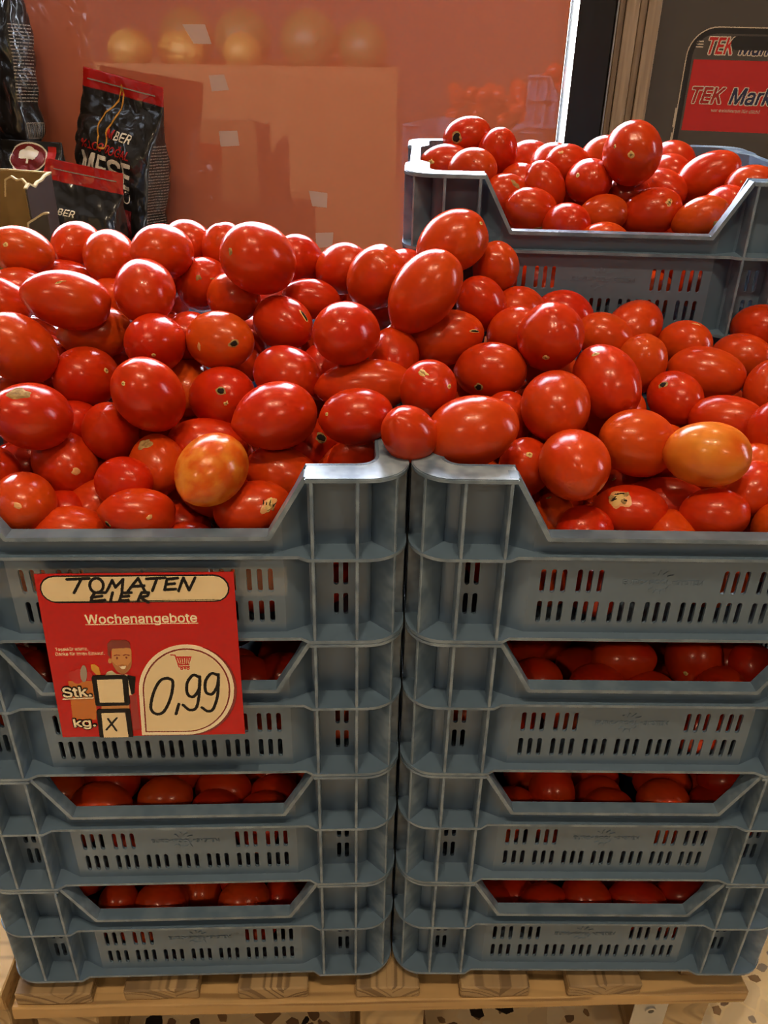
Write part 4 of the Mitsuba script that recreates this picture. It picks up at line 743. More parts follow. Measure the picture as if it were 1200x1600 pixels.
def crate(x, y, z, rz, label, group=None):
    key = thing('crate', label, 'crate', group)
    M = xf(x, y, z, rz)
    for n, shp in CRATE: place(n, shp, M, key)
    return key
WHICH = ['bottom', 'third-highest', 'second-highest', 'top']
YAWL = 0.0343
for i in range(4):
    c = ['holding tomatoes seen through its notch', 'holding tomatoes seen through its notch', 'behind the lower half of the price card', 'carrying the price card and a tomato heap'][i]
    x, y = -0.0003 - CW * math.cos(YAWL), -0.0003 - CW * math.sin(YAWL)
    crate(x, y, i * H, YAWL, f"{WHICH[i]} blue-grey crate of the left front stack, {c}")
for i in range(4):
    c = ['resting on the pallet', 'full of tomatoes', 'full of tomatoes below the heap', 'overflowing with a tomato heap'][i]
    crate(0.0003, 0.0, i * H, 0.0029, f"{WHICH[i]} blue-grey crate of the right front stack, {c}")
for i in range(4):
    crate(0.002, 0.309, i * H, 0.0, 'blue-grey crate under the raised back crate' if i < 3 else 'blue-grey crate directly under the raised back crate, its rim just showing', 'crates under the raised back crate' if i < 3 else None)
    crate(-0.412, 0.326, i * H, 0.0, 'blue-grey crate hidden behind the left front stack' if i < 3 else 'blue-grey crate behind the left tomato heap, rear rim just showing', 'crates hidden behind the left front stack' if i < 3 else None)
crate(-0.0039, 0.3026, 0.6062, -0.0464, 'raised blue-grey back crate at upper right, standing a level higher and full of tomatoes')

# ------------------------------------------------------------------ tomatoes
def ico(level):
    m = trimesh.creation.icosphere(subdivisions=level)
    return np.array(m.vertices), np.array(m.faces)
ICO4, ICO3 = ico(4), ico(3)
RED, ORANGE, YELLOW = np.array([0.47, 0.017, 0.003]), np.array([0.60, 0.110, 0.0085]), np.array([0.66, 0.24, 0.030])
def tomato_r(d, s):
    """Radius factor in direction d for shape s: egg taper, soft lobes, a dimple at the stem end, a small tip."""
    z = d[:, 2]
    phi = np.arctan2(d[:, 1], d[:, 0])
    r = 1 + s['taper'] * z * (1 - z * z) ** .5 * .9
    lob = np.clip(z, 0, 1) ** 1.5
    r = r * (1 + s['lobe'] * lob * np.cos(s['n'] * phi + s['ph']) * np.sqrt(1 - z * z))
    r = r - s['dimple'] * np.exp(-((1 - z) / .035))
    r = r + s['tip'] * np.exp(-((1 + z) / .02))
    return r + s['bump'] * (meshkit.noise(d * 1.15 + s['seed'] * 7.3, s['seed']) - .5)
def shape_of(seed):
    q = random.Random(1000 + seed)
    return {'taper': q.uniform(-.10, .13), 'lobe': q.choice([0, .01, .015, .03]), 'n': q.choice([3, 4, 5]), 'ph': q.uniform(0, 6), 'dimple': q.uniform(.0, .035), 'tip': q.choice([0, 0, .02, .05]), 'bump': q.uniform(.015, .06), 'seed': seed}
def frame_of(ax):
    ref = np.array([0, 0, 1.0]) if abs(ax[2]) < .9 else np.array([1.0, 0, 0])
    e1 = np.cross(ref, ax); e1 /= np.linalg.norm(e1)
    return np.stack([e1, np.cross(ax, e1), ax], 1)
def colors(d, tint, seed, blotch=False):
    n = meshkit.fbm(d * 1.3 + seed * 3.1, 3, seed)
    t = np.clip(tint * .85 + (n - .5) * .45, 0, 1)[:, None]
    c = RED * (1 - t) + ORANGE * t
    y = np.clip((tint - .62) * 2.2 + (n - .5) * 1.5 - .25, 0, 1)[:, None]
    if blotch: y = np.clip(meshkit.fbm(d * 3.3 + 5, 4, 3)[:, None] * 3.0 - 1.15, 0, .95) * .9
    c = c * (1 - y) + YELLOW * y
    return c * (0.92 + .16 * meshkit.noise(d * 2.2 + 11, seed))[:, None]

def patch(kind, w, h, rot, dirv, rad, s, q, refx):
    """A thin irregular skin mark lying on the fruit's surface around the local direction dirv: list of (name, mesh, material)."""
    bz = dirv / rad**2; bz /= np.linalg.norm(bz)
    bx = refx - bz * (refx @ bz); bx /= np.linalg.norm(bx)
    base = np.stack([bx, np.cross(bz, bx), bz], 1)
    def surf(uv, off):
        p = dirv[None] * 1.0 + (uv[:, :1] * base[:, 0] + uv[:, 1:2] * base[:, 1])[:, :3]
        d = p / rad
        d = d / np.linalg.norm(d, axis=1, keepdims=True)
        v = d * tomato_r(d, s)[:, None] * rad
        return v + off * v / np.linalg.norm(v, axis=1, keepdims=True)
    def blob(w, h, rot, jag, cx=0., cy=0.):
        n = 28
        a = np.arange(n) * 2 * math.pi / n
        ph = [q.uniform(0, 6.28) for _ in range(5)]
        r = 1 + jag * sum(math.sqrt(1 / (k + 1)) * np.cos((k + 2) * a + ph[k]) * .55 for k in range(5))
        x, y = r * np.cos(a) * w / 2, r * np.sin(a) * h / 2
        c, sn = math.cos(math.radians(rot)), math.sin(math.radians(rot))
        return np.stack([cx + x * c - y * sn, cy + x * sn + y * c], 1)
    def sheet(ring, off):
        ring = np.asarray(ring); c = ring.mean(0); n = len(ring)
        uv = np.vstack([c[None], c + (ring - c) * .4, c + (ring - c) * .75, ring])
        offs = np.r_[off, np.full(n, off), np.full(n, off), np.full(n, -.0003)]
        v = surf(uv, offs[:, None])
        f = [[0, 1 + k, 1 + (k + 1) % n] for k in range(n)]
        for L in range(2):
            for k in range(n):
                a, b, c2, d2 = 1 + L * n + k, 1 + L * n + (k + 1) % n, 1 + (L + 1) * n + k, 1 + (L + 1) * n + (k + 1) % n
                f += [[a, c2, d2], [a, d2, b]]
        return trimesh.Trimesh(v, f, process=False)
    out = []
    if kind == 'stem': out = [('stem_scar', sheet(blob(w, h, rot, .12), .00035), 'm_stem'), ('stem_scar', sheet(blob(w * .42, h * .42, rot, .2), .0006), 'm_cork')]
    elif kind == 'cork': out = [('cork_scar', sheet(blob(w, h, rot, .28), .0004), 'm_cork')]
    elif kind == 'pale': out = [('pale_mark', sheet(blob(w, h, rot, .15), .00025), 'm_pale')]
    elif kind == 'crack': out = [('crack', sheet(blob(w, h * .6, rot, .35), .0004), 'm_stem'), ('crack', sheet(blob(w * .6, h * .25, rot, .35), .0006), 'm_cork')]
    elif kind == 'hole': out = [('hole_rim', sheet(blob(w * 1.15, h * 1.2, rot, .14), .0003), 'm_cork'), ('hole', sheet(blob(w * .85, h * .8, rot, .14), .0006), 'm_rotten')]
    elif kind == 'slit': out = [('slit_rim', sheet(blob(w, h, rot, .12), .0003), 'm_stem'), ('slit', sheet(blob(w * .85, h * .55, rot, .12), .0006), 'm_rotten')]
    elif kind == 'rot':
        out = [('pale_mark', sheet(blob(w * 1.1, h * 1.05, rot, .22), .0002), 'm_pale'), ('cork_scar', sheet(blob(w * .75, h * .6, rot + 15, .35), .00035), 'm_stem')]
        for k in range(4):
            out.append(('cork_scar', sheet(blob(w * q.uniform(.2, .36), h * q.uniform(.12, .25), rot + q.uniform(-60, 60), .3, q.uniform(-.32, .32) * w, q.uniform(-.32, .32) * h), .0005), 'm_cork'))
        for k in range(5):
            out.append(('crack', sheet(blob(w * q.uniform(.14, .34), h * .07, rot + q.uniform(-40, 70), .3, q.uniform(-.3, .3) * w, q.uniform(-.3, .3) * h), .0007), 'm_rotten'))
    return out

marks_of = {}
for mk in MARKS: marks_of.setdefault(mk[0], []).append(mk)
variants = {}
GROUP_F = {'L': 'hidden tomatoes of the left heap', 'R': 'hidden tomatoes of the right heap', 'B': 'hidden tomatoes of the back crate'}
NAME_F = {'L': 'left front crate heap', 'R': 'right front crate heap', 'B': 'raised back crate heap'}
CR = {a + str(b): f"{w} stack's {v} crate" for a, w in (('R', 'right'), ('L', 'left')) for b, v in ((2, 'second-highest'), (1, 'third-highest'), (0, 'bottom'))}
ICO2 = ico(2)
buried, buried_col = [], []
for k, (zone, oid, kind, x, y, z, a0, a1, a2, D, L, tint) in enumerate(TOMATOES):
    ax = np.array([a0, a1, a2]) / 100.0; ax /= np.linalg.norm(ax)
    q = random.Random(77 + k)
    if kind in 'fx' and q.random() < .5: ax = -ax
    Fm = frame_of(ax)
    D, L, tint = D * 1e-4, L * 1e-4, tint / 100.0
    M = np.eye(4); M[:3, :3] = Fm; M[:3, 3] = np.array([x, y, z]) * 1e-4
    M = T4(M)
    if kind == 'd':                                   # past the individual ones: the tomatoes deeper in the crates
        s = shape_of(k)
        V2 = ICO2[0] * tomato_r(ICO2[0], s)[:, None] * np.array([D / 2, D / 2, L / 2])
        buried.append(trimesh.Trimesh(V2 @ Fm.T + np.array([x, y, z]) * 1e-4, ICO2[1], process=False)); buried_col.append(colors(ICO2[0], tint, k))
        continue
    if kind in 'ml':
        s = shape_of(k)
        if oid == 60: s.update(tip=.10, taper=.10, lobe=0)
        if oid == 71: s.update(lobe=.05, n=3, taper=.06)
        if oid == 73: s.update(lobe=.04, n=5, dimple=.06)
        V, Fc = ICO4 if kind == 'm' else ICO3
        rad = np.array([D / 2, D / 2, L / 2])
        V2 = V * tomato_r(V, s)[:, None] * rad
        shp = ply(trimesh.Trimesh(V2, Fc, process=False), 'm_tomato', True, color=colors(V, tint, k, oid == 60))
    else:
        vi = q.randrange(10)
        if vi not in variants:
            s = shape_of(500 + vi)
            V, Fc = ICO3
            V2 = V * tomato_r(V, s)[:, None] * np.array([.0235, .0235, .030])
            variants[vi] = ply(trimesh.Trimesh(V2, Fc, process=False), 'm_tomato', True, color=colors(V, .05 + .04 * vi, 500 + vi))
        shp = variants[vi]
        M = M @ T4().scale(D / .047)
    if k in TOMATO_LABELS: lab, grp = TOMATO_LABELS[k], None
    elif zone in 'LRB': lab, grp = f'mostly hidden tomato deep in the gaps of the {NAME_F[zone]}', GROUP_F[zone]
    else: lab, grp = f'tomato seen only through the slots of the {CR[zone]}', f'lower tomatoes in the {CR[zone]}'
    if k in marks_of:
        key = thing('tomato', lab, 'tomato', grp)
        place('skin', shp, M, key)
        for (_, mk, hx, hy, hz, w, h, rot) in marks_of[k]:
            dl = Fm.T @ (np.array([hx, hy, hz]) - np.array([x, y, z])) * 1e-4
            if mk == 'blotch': continue
            for nm, msh, mat in patch(mk, w * 1e-4, h * 1e-4, rot, dl, rad, s, q, Fm.T @ np.array([1.0, 0, .02])):
                place(nm, ply(msh, mat, True), M, key)
    else:
        tag(place('tomato', shp, M), lab, 'tomato', grp)

bt = place('tomato_pile', ply(cat(buried), 'm_tomato', True, color=np.vstack(buried_col)))
labels[bt] = {'label': 'tomatoes lying deeper in the crates, glimpsed through slots and gaps', 'category': 'tomatoes', 'kind': 'stuff'}

# ------------------------------------------------------------------ pallets
PZ = -0.0135
pal = thing('pallet', 'wooden half pallet carrying both tomato crate stacks', 'pallet')
PM = xf(0, 0, 0, 0.030)
def rough_board(x0, x1, y0, y1, z0, z1, seed):
    m = bev(x0, x1, y0, y1, z0, z1, .0015)
    for _ in range(4): m = m.subdivide()
    v = m.vertices.copy()
    n = np.stack([meshkit.fbm(v * 30 + seed * 9 + k * 31, 3, seed) - .5 for k in range(3)], 1)
    m.vertices = v + n * np.array([.004, .004, .0022])
    return m
for k, (a, b) in enumerate(((-.397, -.317), (-.283, -.206), (-.164, -.090), (-.039, .029), (.073, .147), (.189, .268), (.318, .372))):
    y0 = (-.006, -.004, -.005, -.007, -.009, -.010, .010)[k]
    place('deck_board', ply(rough_board(a, b, y0, .590, PZ - .0175, PZ, k), 'm_wood'), PM, pal)
for k, (y0, y1) in enumerate(((-.010, .085), (.245, .335), (.500, .590))):
    place('stringer_board', ply(rough_board(-.402, .388, y0, y1, PZ - .037, PZ - .0178, 20 + k), 'm_wood_x'), PM, pal)
for k, (a, b, y0) in enumerate(((-.382, -.318, 0), (-.033, .036, 0), (.302, .358, .006), (-.38, -.32, .25), (-.03, .036, .25), (.30, .36, .25), (-.38, -.32, .5), (-.03, .036, .5), (.30, .36, .5))):
    place('block', ply(rough_board(a, b, y0 - .004, y0 + .085, FZ + .018, PZ - .0372, 40 + k), 'm_wood_z'), PM, pal)
for k, (a, b) in enumerate(((-.392, -.31), (-.045, .045), (.285, .365))):
    place('skid', ply(rough_board(a, b, -.002, .590, FZ + .0005, FZ + .0178, 60 + k), 'm_wood'), PM, pal)
br = place('bracket', ply(cat([bev(.270, .308, -.0035, -.0015, FZ + .05, PZ - .038, .0006), bev(.270, .308, -.0035, .03, PZ - .0400, PZ - .0375, .0006)]), 'm_metal'), PM, pal)
ringm = trimesh.creation.annulus(r_min=.0035, r_max=.0062, height=.0022, sections=24)
ringm.apply_transform(trimesh.transformations.rotation_matrix(math.pi / 2, [1, 0, 0]))
place('bolt', ply(ringm, 'm_metal'), PM @ T4().translate([.289, -.0045, PZ - .058]), br)
dk = trimesh.creation.cylinder(radius=.0034, height=.002, sections=16); dk.apply_transform(trimesh.transformations.rotation_matrix(math.pi / 2, [1, 0, 0]))
place('bolt_head', ply(dk, 'm_metal_dark'), PM @ T4().translate([.289, -.0042, PZ - .058]), br)
labels[br] = {'label': 'small steel corner bracket with a round bolt'}
pal2 = thing('pallet', 'second wooden pallet whose corner shows at the lower left edge', 'pallet')
for k in range(5):
    a = -.475 - k * .13
    place('deck_board', ply(rough_board(a, a + .066, -.020, .58, PZ - .0175, PZ, 80 + k), 'm_wood_x' if k == 0 else 'm_wood'), xf(0, 0, 0, 0), pal2)
for k, y0 in enumerate((-.012, .25, .49)):
    place('stringer_board', ply(rough_board(-1.0, -.412, y0, y0 + .085, PZ - .037, PZ - .0178, 90 + k), 'm_wood_x'), None, pal2)
for k, (a, y0) in enumerate(((-.48, -.008), (-.74, -.008), (-1.0, -.008), (-.48, .49), (-.74, .49), (-1.0, .49))):
    place('block', ply(rough_board(a, a + .065, y0, y0 + .08, FZ + .0005, PZ - .0372, 100 + k), 'm_wood_z'), None, pal2)

# ------------------------------------------------------------------ price card taped to the left stack
CARD = np.array([[-.2800, -.0090, .5120], [-.1320, -.0040, .5130], [-.1345, -.0200, .3635]])   # top left, top right, bottom right
cx_ = CARD[1] - CARD[0]; SW = np.linalg.norm(cx_); cx_ /= SW
cy_ = CARD[2] - CARD[1]; SH = np.linalg.norm(cy_); cy_ = -cy_ / SH
cy_ = cy_ - cx_ * (cx_ @ cy_); cy_ /= np.linalg.norm(cy_)
SM = np.eye(4); SM[:3, 0], SM[:3, 1], SM[:3, 2] = cx_, cy_, np.cross(cx_, cy_); SM[:3, 3] = CARD[0] - cy_ * SH
SM = T4(SM)
sign = thing('price_card', 'red price card reading TOMATEN EIER 0,99, taped to the left crates', 'price card')
# card drawing: measured on the photograph, rectified to millimetres, origin bottom left
Q = np.array([[45, 55], [1112, 45], [1157, 918], [168, 925]], float)
def homography(src, dst):
    A = []
    for (x, y), (u, v) in zip(src, dst):
        A += [[x, y, 1, 0, 0, 0, -u * x, -u * y, -u], [0, 0, 0, x, y, 1, -v * x, -v * y, -v]]
    return np.linalg.svd(np.array(A))[2][-1].reshape(3, 3)
HM = homography(Q, [(0, SH), (SW, SH), (SW, 0), (0, 0)])
def C(pts):
    p = np.c_[np.asarray(pts, float), np.ones(len(pts))] @ HM.T
    return p[:, :2] / p[:, 2:]
card_sh = sg.box(0, 0, SW, SH)
place('sheet', ply(extr(card_sh, .0008, -.0008), 'm_card_red'), SM, sign)
LAY = 0.00025
def ink(name, shape, mat, layer, label=None):
    shape = shape.intersection(card_sh)
    if shape.is_empty: return None
    k = place(name, ply(extr(shape, (layer + 1) * LAY + .0002, -.0002), mat), SM, sign)
    if label: labels[k] = {'label': label}
    return k
def poly(pts): return sg.Polygon(C(pts)).buffer(0)
def line(pts, w): return stroke(C(pts), w)
def ell(cx, cy, rx, ry, n=40): return poly([(cx + rx * math.cos(2 * math.pi * k / n), cy + ry * math.sin(2 * math.pi * k / n)) for k in range(n)])
def word(text, p0, p1, ptop, bold=True):
    a, b = C([p0, p1]); h = C([ptop])[0][1] - a[1]
    g = fit_text(text, 0, 0, b[0] - a[0], h, bold)
    return affinity.translate(affinity.rotate(g, math.degrees(math.atan2(b[1] - a[1], b[0] - a[0])), origin=(0, 0)), a[0], a[1])
def smooth(pts, n=8):
    p = np.asarray(pts, float); p = np.vstack([2 * p[0] - p[1], p, 2 * p[-1] - p[-2]]); out = []
    for i in range(1, len(p) - 2):
        for t in np.linspace(0, 1, n, endpoint=False):
            out.append(.5 * (2 * p[i] + (p[i + 1] - p[i - 1]) * t + (2 * p[i - 1] - 5 * p[i] + 4 * p[i + 1] - p[i + 2]) * t * t + (3 * p[i] - p[i - 1] - 3 * p[i + 1] + p[i + 2]) * t ** 3))
    return np.vstack([out, p[-2]])
pill = line([(160, 135), (1005, 130)], .0213)
ink('name_field_border', pill.buffer(.0011), 'm_ink', 0)
ink('name_field', pill, 'm_card_cream', 1, 'cream name field with handwriting')
ink('ruled_line', line([(160, 199), (1030, 190)], .0004), 'm_ink', 2)
T_ = [[(222, 80), (340, 75)], [(298, 78), (258, 150)], [(432, 142), (462, 85), (478, 122), (520, 80), (512, 142)], [(545, 142), (600, 74), (635, 142)], [(572, 118), (632, 114)],
      [(645, 78), (745, 72)], [(702, 75), (675, 140)], [(812, 74), (755, 80), (740, 136), (800, 132)], [(750, 107), (795, 103)], [(815, 142), (842, 72), (872, 138), (905, 72)],
      [(425, 150), (368, 150), (348, 176), (405, 168)], [(352, 176), (345, 196), (420, 190)], [(462, 150), (450, 194)], [(562, 150), (512, 152), (497, 194), (545, 190)], [(505, 173), (548, 168)], [(595, 196), (617, 150), (655, 150), (648, 168), (608, 176), (652, 202)]]
hand = [line(t, .0021) for t in T_] + [stroke(np.vstack([C([(378 + 36 * math.cos(a), 112 + 38 * math.sin(a)) for a in np.linspace(0, 6.4, 30)])]), .0021)]
ink('handwritten_name', shapely.union_all(hand), 'm_ink', 3)
ink('heading', word('Wochenangebote', (312, 316), (912, 309), (312, 270)).union(line([(312, 322), (915, 316)], .0006)), 'm_card_white', 0)
ink('thanks_line', word('Teşekkür ederiz.', (146, 461), (320, 458), (146, 444), False), 'm_card_white', 0)
ink('thanks_line', word('Danke für ihren Einkauf.', (147, 486), (408, 482), (147, 469), False), 'm_card_white', 0)
# shopping bag and man
ink('paper_bag', poly([(208, 622), (360, 622), (352, 832), (226, 826), (218, 740)]), 'm_card_orange', 0)
ink('fruit', shapely.union_all([ell(236, 592, 24, 26), ell(266, 578, 22, 24), ell(258, 612, 26, 24), ell(322, 596, 18, 22)]), 'm_poster_red', 1)
ink('fish', ell(293, 582, 18, 44), 'm_card_grey', 2)
ink('banana', poly([(332, 535), (352, 533), (376, 552), (383, 590), (360, 588), (336, 562)]), 'm_card_yellow', 1)
ink('shirt', poly([(408, 592), (420, 574), (442, 568), (470, 588), (500, 590), (530, 590), (550, 700), (410, 700)]), 'm_card_green', 0)
ink('jacket', poly([(524, 592), (570, 602), (562, 690), (540, 698)]), 'm_ink', 1)
ink('jacket_edge', poly([(514, 588), (526, 592), (545, 698), (532, 698)]), 'm_card_white', 2)
ink('trousers', poly([(536, 700), (572, 698), (590, 890), (545, 890)]), 'm_poster_deep_red', 0)
ink('hands', poly([(382, 752), (532, 752), (532, 772), (382, 772)]), 'm_card_skin', 1)
ink('ear', ell(436, 514, 10, 14), 'm_card_skin', 1)
ink('hair', poly([(440, 505), (426, 480), (424, 425), (445, 404), (525, 404), (545, 420), (548, 462), (440, 462)]), 'm_card_hair', 1)
ink('face', poly(smooth([(448, 450), (500, 447), (547, 450), (552, 500), (548, 545), (525, 575), (503, 583), (474, 570), (452, 535), (446, 500), (448, 450)])), 'm_card_skin', 2)
ink('beard', poly([(450, 520), (475, 540), (503, 532), (530, 540), (551, 515), (546, 548), (525, 575), (503, 583), (474, 570), (454, 540)]), 'm_card_beard', 3)
ink('mouth', poly([(486, 543), (505, 541), (524, 540), (516, 554), (500, 556)]), 'm_card_white', 4)
ink('eyes', shapely.union_all([ell(475, 498, 5, 6), ell(525, 496, 5, 6), line([(459, 486), (474, 481), (489, 484)], .0007), line([(508, 484), (524, 480), (541, 484)], .0007)]), 'm_card_hair', 3)
# unit boxes
for nm, outer, inner in (('piece_box', [(350, 605), (515, 603), (522, 740), (366, 742)], [(364, 612), (500, 610), (508, 734), (376, 734)]), ('kilo_box', [(370, 785), (522, 782), (536, 940), (384, 940)], [(382, 792), (510, 790), (526, 940), (392, 940)])):
    ink(nm + '_border', poly(outer).buffer(.0021), 'm_ink', 4)
    ink(nm, poly(inner), 'm_card_cream', 5)
ink('cross', line([(418, 822), (460, 885)], .0016).union(line([(464, 818), (407, 880)], .0016)), 'm_ink', 6)
for nm, g, u in (('piece_word', word('Stk.', (182, 706), (334, 700), (182, 655)), line([(178, 717), (340, 710)], .0006)), ('kilo_word', word('kg.', (234, 866), (352, 862), (234, 824)), None)):
    ink(nm + '_outline', g.buffer(.0007), 'm_ink', 3)
    ink(nm, g if u is None else g.union(u), 'm_card_white', 4)
# price bubble
circ = [(845 + 258 * math.cos(a), 672 + 242 * math.sin(a)) for a in np.linspace(-math.pi, math.pi / 2, 60)]
drop = poly(circ + [(597, 914)])
ink('price_field_shadow', affinity.translate(drop, .0020, -.0008), 'm_card_dark_red', 2)
ink('price_field_border', drop, 'm_card_white', 3)
ink('price_field_ring', drop.buffer(-.0030), 'm_card_dark_red', 4)
ink('price_field', drop.buffer(-.0042), 'm_card_cream', 5)
cart = [line([(766, 480), (788, 481), (808, 545), (864, 543)], .0008), poly([(790, 488), (878, 489), (862, 536), (806, 536)])]
bars = shapely.union_all([line([(800 + 13 * k, 498), (810 + 10 * k, 528)], .0006) for k in range(6)])
ink('cart_symbol', shapely.union_all(cart).difference(bars).union(shapely.union_all([ell(822, 553, 8, 8).difference(ell(822, 553, 3, 3)), ell(857, 553, 8, 8).difference(ell(857, 553, 3, 3)), ell(840, 551, 6, 6)])), 'm_poster_red', 6)
N_ = [[(745, 604), (705, 618), (668, 680), (650, 765), (680, 798), (722, 782), (760, 705), (772, 625), (745, 604)], [(802, 745), (785, 798)],
      [(915, 600), (882, 590), (850, 632), (850, 690), (882, 706), (914, 660), (918, 598), (912, 700), (895, 766), (860, 778), (824, 750)],
      [(1016, 590), (982, 582), (950, 622), (950, 680), (984, 692), (1014, 645), (1020, 588), (1014, 695), (988, 772), (958, 785), (926, 765)]]
ink('handwritten_price', shapely.union_all([stroke(C(smooth(t)), .0024) for t in N_]), 'm_ink', 6)
# clear tape over the card's top edge
def tape_mesh(x0, x1, z0, z1, y):
    xs, zs = np.linspace(x0, x1, 90), np.linspace(z0, z1, 14)
    X, Z = np.meshgrid(xs, zs)
    p = np.stack([X, X * 0, Z], -1)
    Y = y + X * math.tan(YAWL) - .0018 * (meshkit.fbm(p * 70, 4, 2) - .5) - .0015 * np.abs(meshkit.noise(p * np.array([160, 1, 40]), 4) - .5)
    v = np.stack([X, Y, Z], -1).reshape(-1, 3)
    i, j = np.meshgrid(np.arange(13), np.arange(89), indexing='ij'); a = (i * 90 + j).ravel()
    return trimesh.Trimesh(v, np.vstack([np.c_[a, a + 1, a + 91], np.c_[a, a + 91, a + 90]]), process=False)
tp = tag(place('sticky_tape', ply(tape_mesh(-.318, -.092, .4905, .5165, .0015), 'm_tape', True)), 'crinkled clear tape holding the red price card', 'tape')

# ------------------------------------------------------------------ phone poster on the wall, right
poster = thing('poster', 'dark wall poster of a phone showing TEK Market, behind the back crate', 'poster')
place('board', ply(bev(.3495, 2.2, .004, .030, .2, 1.98, .001), 'm_poster'), WALL, poster)
def flat_on(name, shape, mat, layer, label=None):
    m = extr(shape, .0005 * layer + .001)
    v = m.vertices.copy()
    m.vertices = np.stack([v[:, 0], .0050 - v[:, 2], v[:, 1]], 1)
    k = place(name, ply(m, mat), WALL, poster)
    if label: labels[k] = {'label': label}
phone = rrect(.4135, .08, .800, .8885, .055, 10)
flat_on('phone_edge', phone.difference(phone.buffer(-.0022)).union(sg.box(.4105, .70, .4140, .738)).union(sg.box(.4105, .645, .4140, .69)), 'm_poster_line', 1)
flat_on('phone_bezel', phone.buffer(-.0022).difference(phone.buffer(-.0125)), 'm_poster_black', 1)
hdr1 = fit_text('TEK', .454, .840, .052, .0285, True, .22)
hdr2 = fit_text('Market', .516, .840, .092, .0285, True, .22)
isl = rrect(.497, .8475, .60, .8725, .0124)
hd = hdr1.union(hdr2)
flat_on('header_outline', hd.buffer(.0021).difference(isl), 'm_poster_white', 1)
flat_on('header_word', hdr1.difference(isl), 'm_poster_red', 2)
flat_on('header_word', hdr2.difference(isl), 'm_poster_navy', 2)
flat_on('camera_island', isl, 'm_poster_black', 2)
flat_on('menu_sign', shapely.union_all([sg.box(.4300, z, .4440, z + .0022) for z in (.8505, .8555, .8605)]), 'm_poster_white', 1)
flat_on('banner', sg.box(.4300, .6955, .784, .829), 'm_poster_red', 1, 'red banner')
w1_ = fit_text('TEK', .4385, .7490, .066, .0290, True, .22); w2_ = fit_text('Market', .5150, .7490, .118, .0290, True, .22)
flat_on('banner_outline', w1_.buffer(.0018).union(w2_.buffer(.0018)), 'm_poster_white', 2)
flat_on('banner_word', w1_, 'm_poster_deep_red', 3)
flat_on('banner_word', w2_, 'm_poster_navy', 3)
flat_on('slogan', fit_text('wir existieren für dich!', .4830, .7325, .097, .0066, False, .12), 'm_poster_white', 2)

# ------------------------------------------------------------------ thin pale quads laid on the red panel
QUAD_LABELS = ['topmost pale patch on the red panel, a slanted one', 'second pale patch from the top of the red panel, tilted', 'square pale patch on the red panel, right of the tall charcoal bag',
         'pale patch on the red panel left of the back crate', 'lowest pale patch on the red panel, just above the left tomato heap']
for lab, quad in zip(QUAD_LABELS, [
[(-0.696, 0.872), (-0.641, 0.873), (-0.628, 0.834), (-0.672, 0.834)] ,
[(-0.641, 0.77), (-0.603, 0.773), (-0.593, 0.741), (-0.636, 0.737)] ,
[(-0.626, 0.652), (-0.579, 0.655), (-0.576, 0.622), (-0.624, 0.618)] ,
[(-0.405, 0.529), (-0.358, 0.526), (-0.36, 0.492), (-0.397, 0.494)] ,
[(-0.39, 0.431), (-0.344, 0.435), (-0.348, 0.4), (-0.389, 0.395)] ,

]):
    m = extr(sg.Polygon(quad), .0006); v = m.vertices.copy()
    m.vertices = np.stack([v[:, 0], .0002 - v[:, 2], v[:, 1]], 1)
    tag(place('pale_quad', ply(m, 'm_pale_quad'), WALL), lab, 'pale_patch')

# ------------------------------------------------------------------ charcoal bags, carton and the ledge they stand on
LEDGE_Z = .42
ledge = tag(place('ledge', ply(bev(-2.4, -.655, -.40, -.012, LEDGE_Z - .04, LEDGE_Z, .004), 'm_black_matte'), WALL), 'black ledge in front of the red panel, behind the left heap', 'ledge')
place('leg', ply(bev(-2.35, -2.25, -.36, -.1, FZ, LEDGE_Z - .04, .003), 'm_black_matte'), WALL, ledge); place('leg', ply(bev(-.86, -.76, -.36, -.1, FZ, LEDGE_Z - .04, .003), 'm_black_matte'), WALL, ledge)

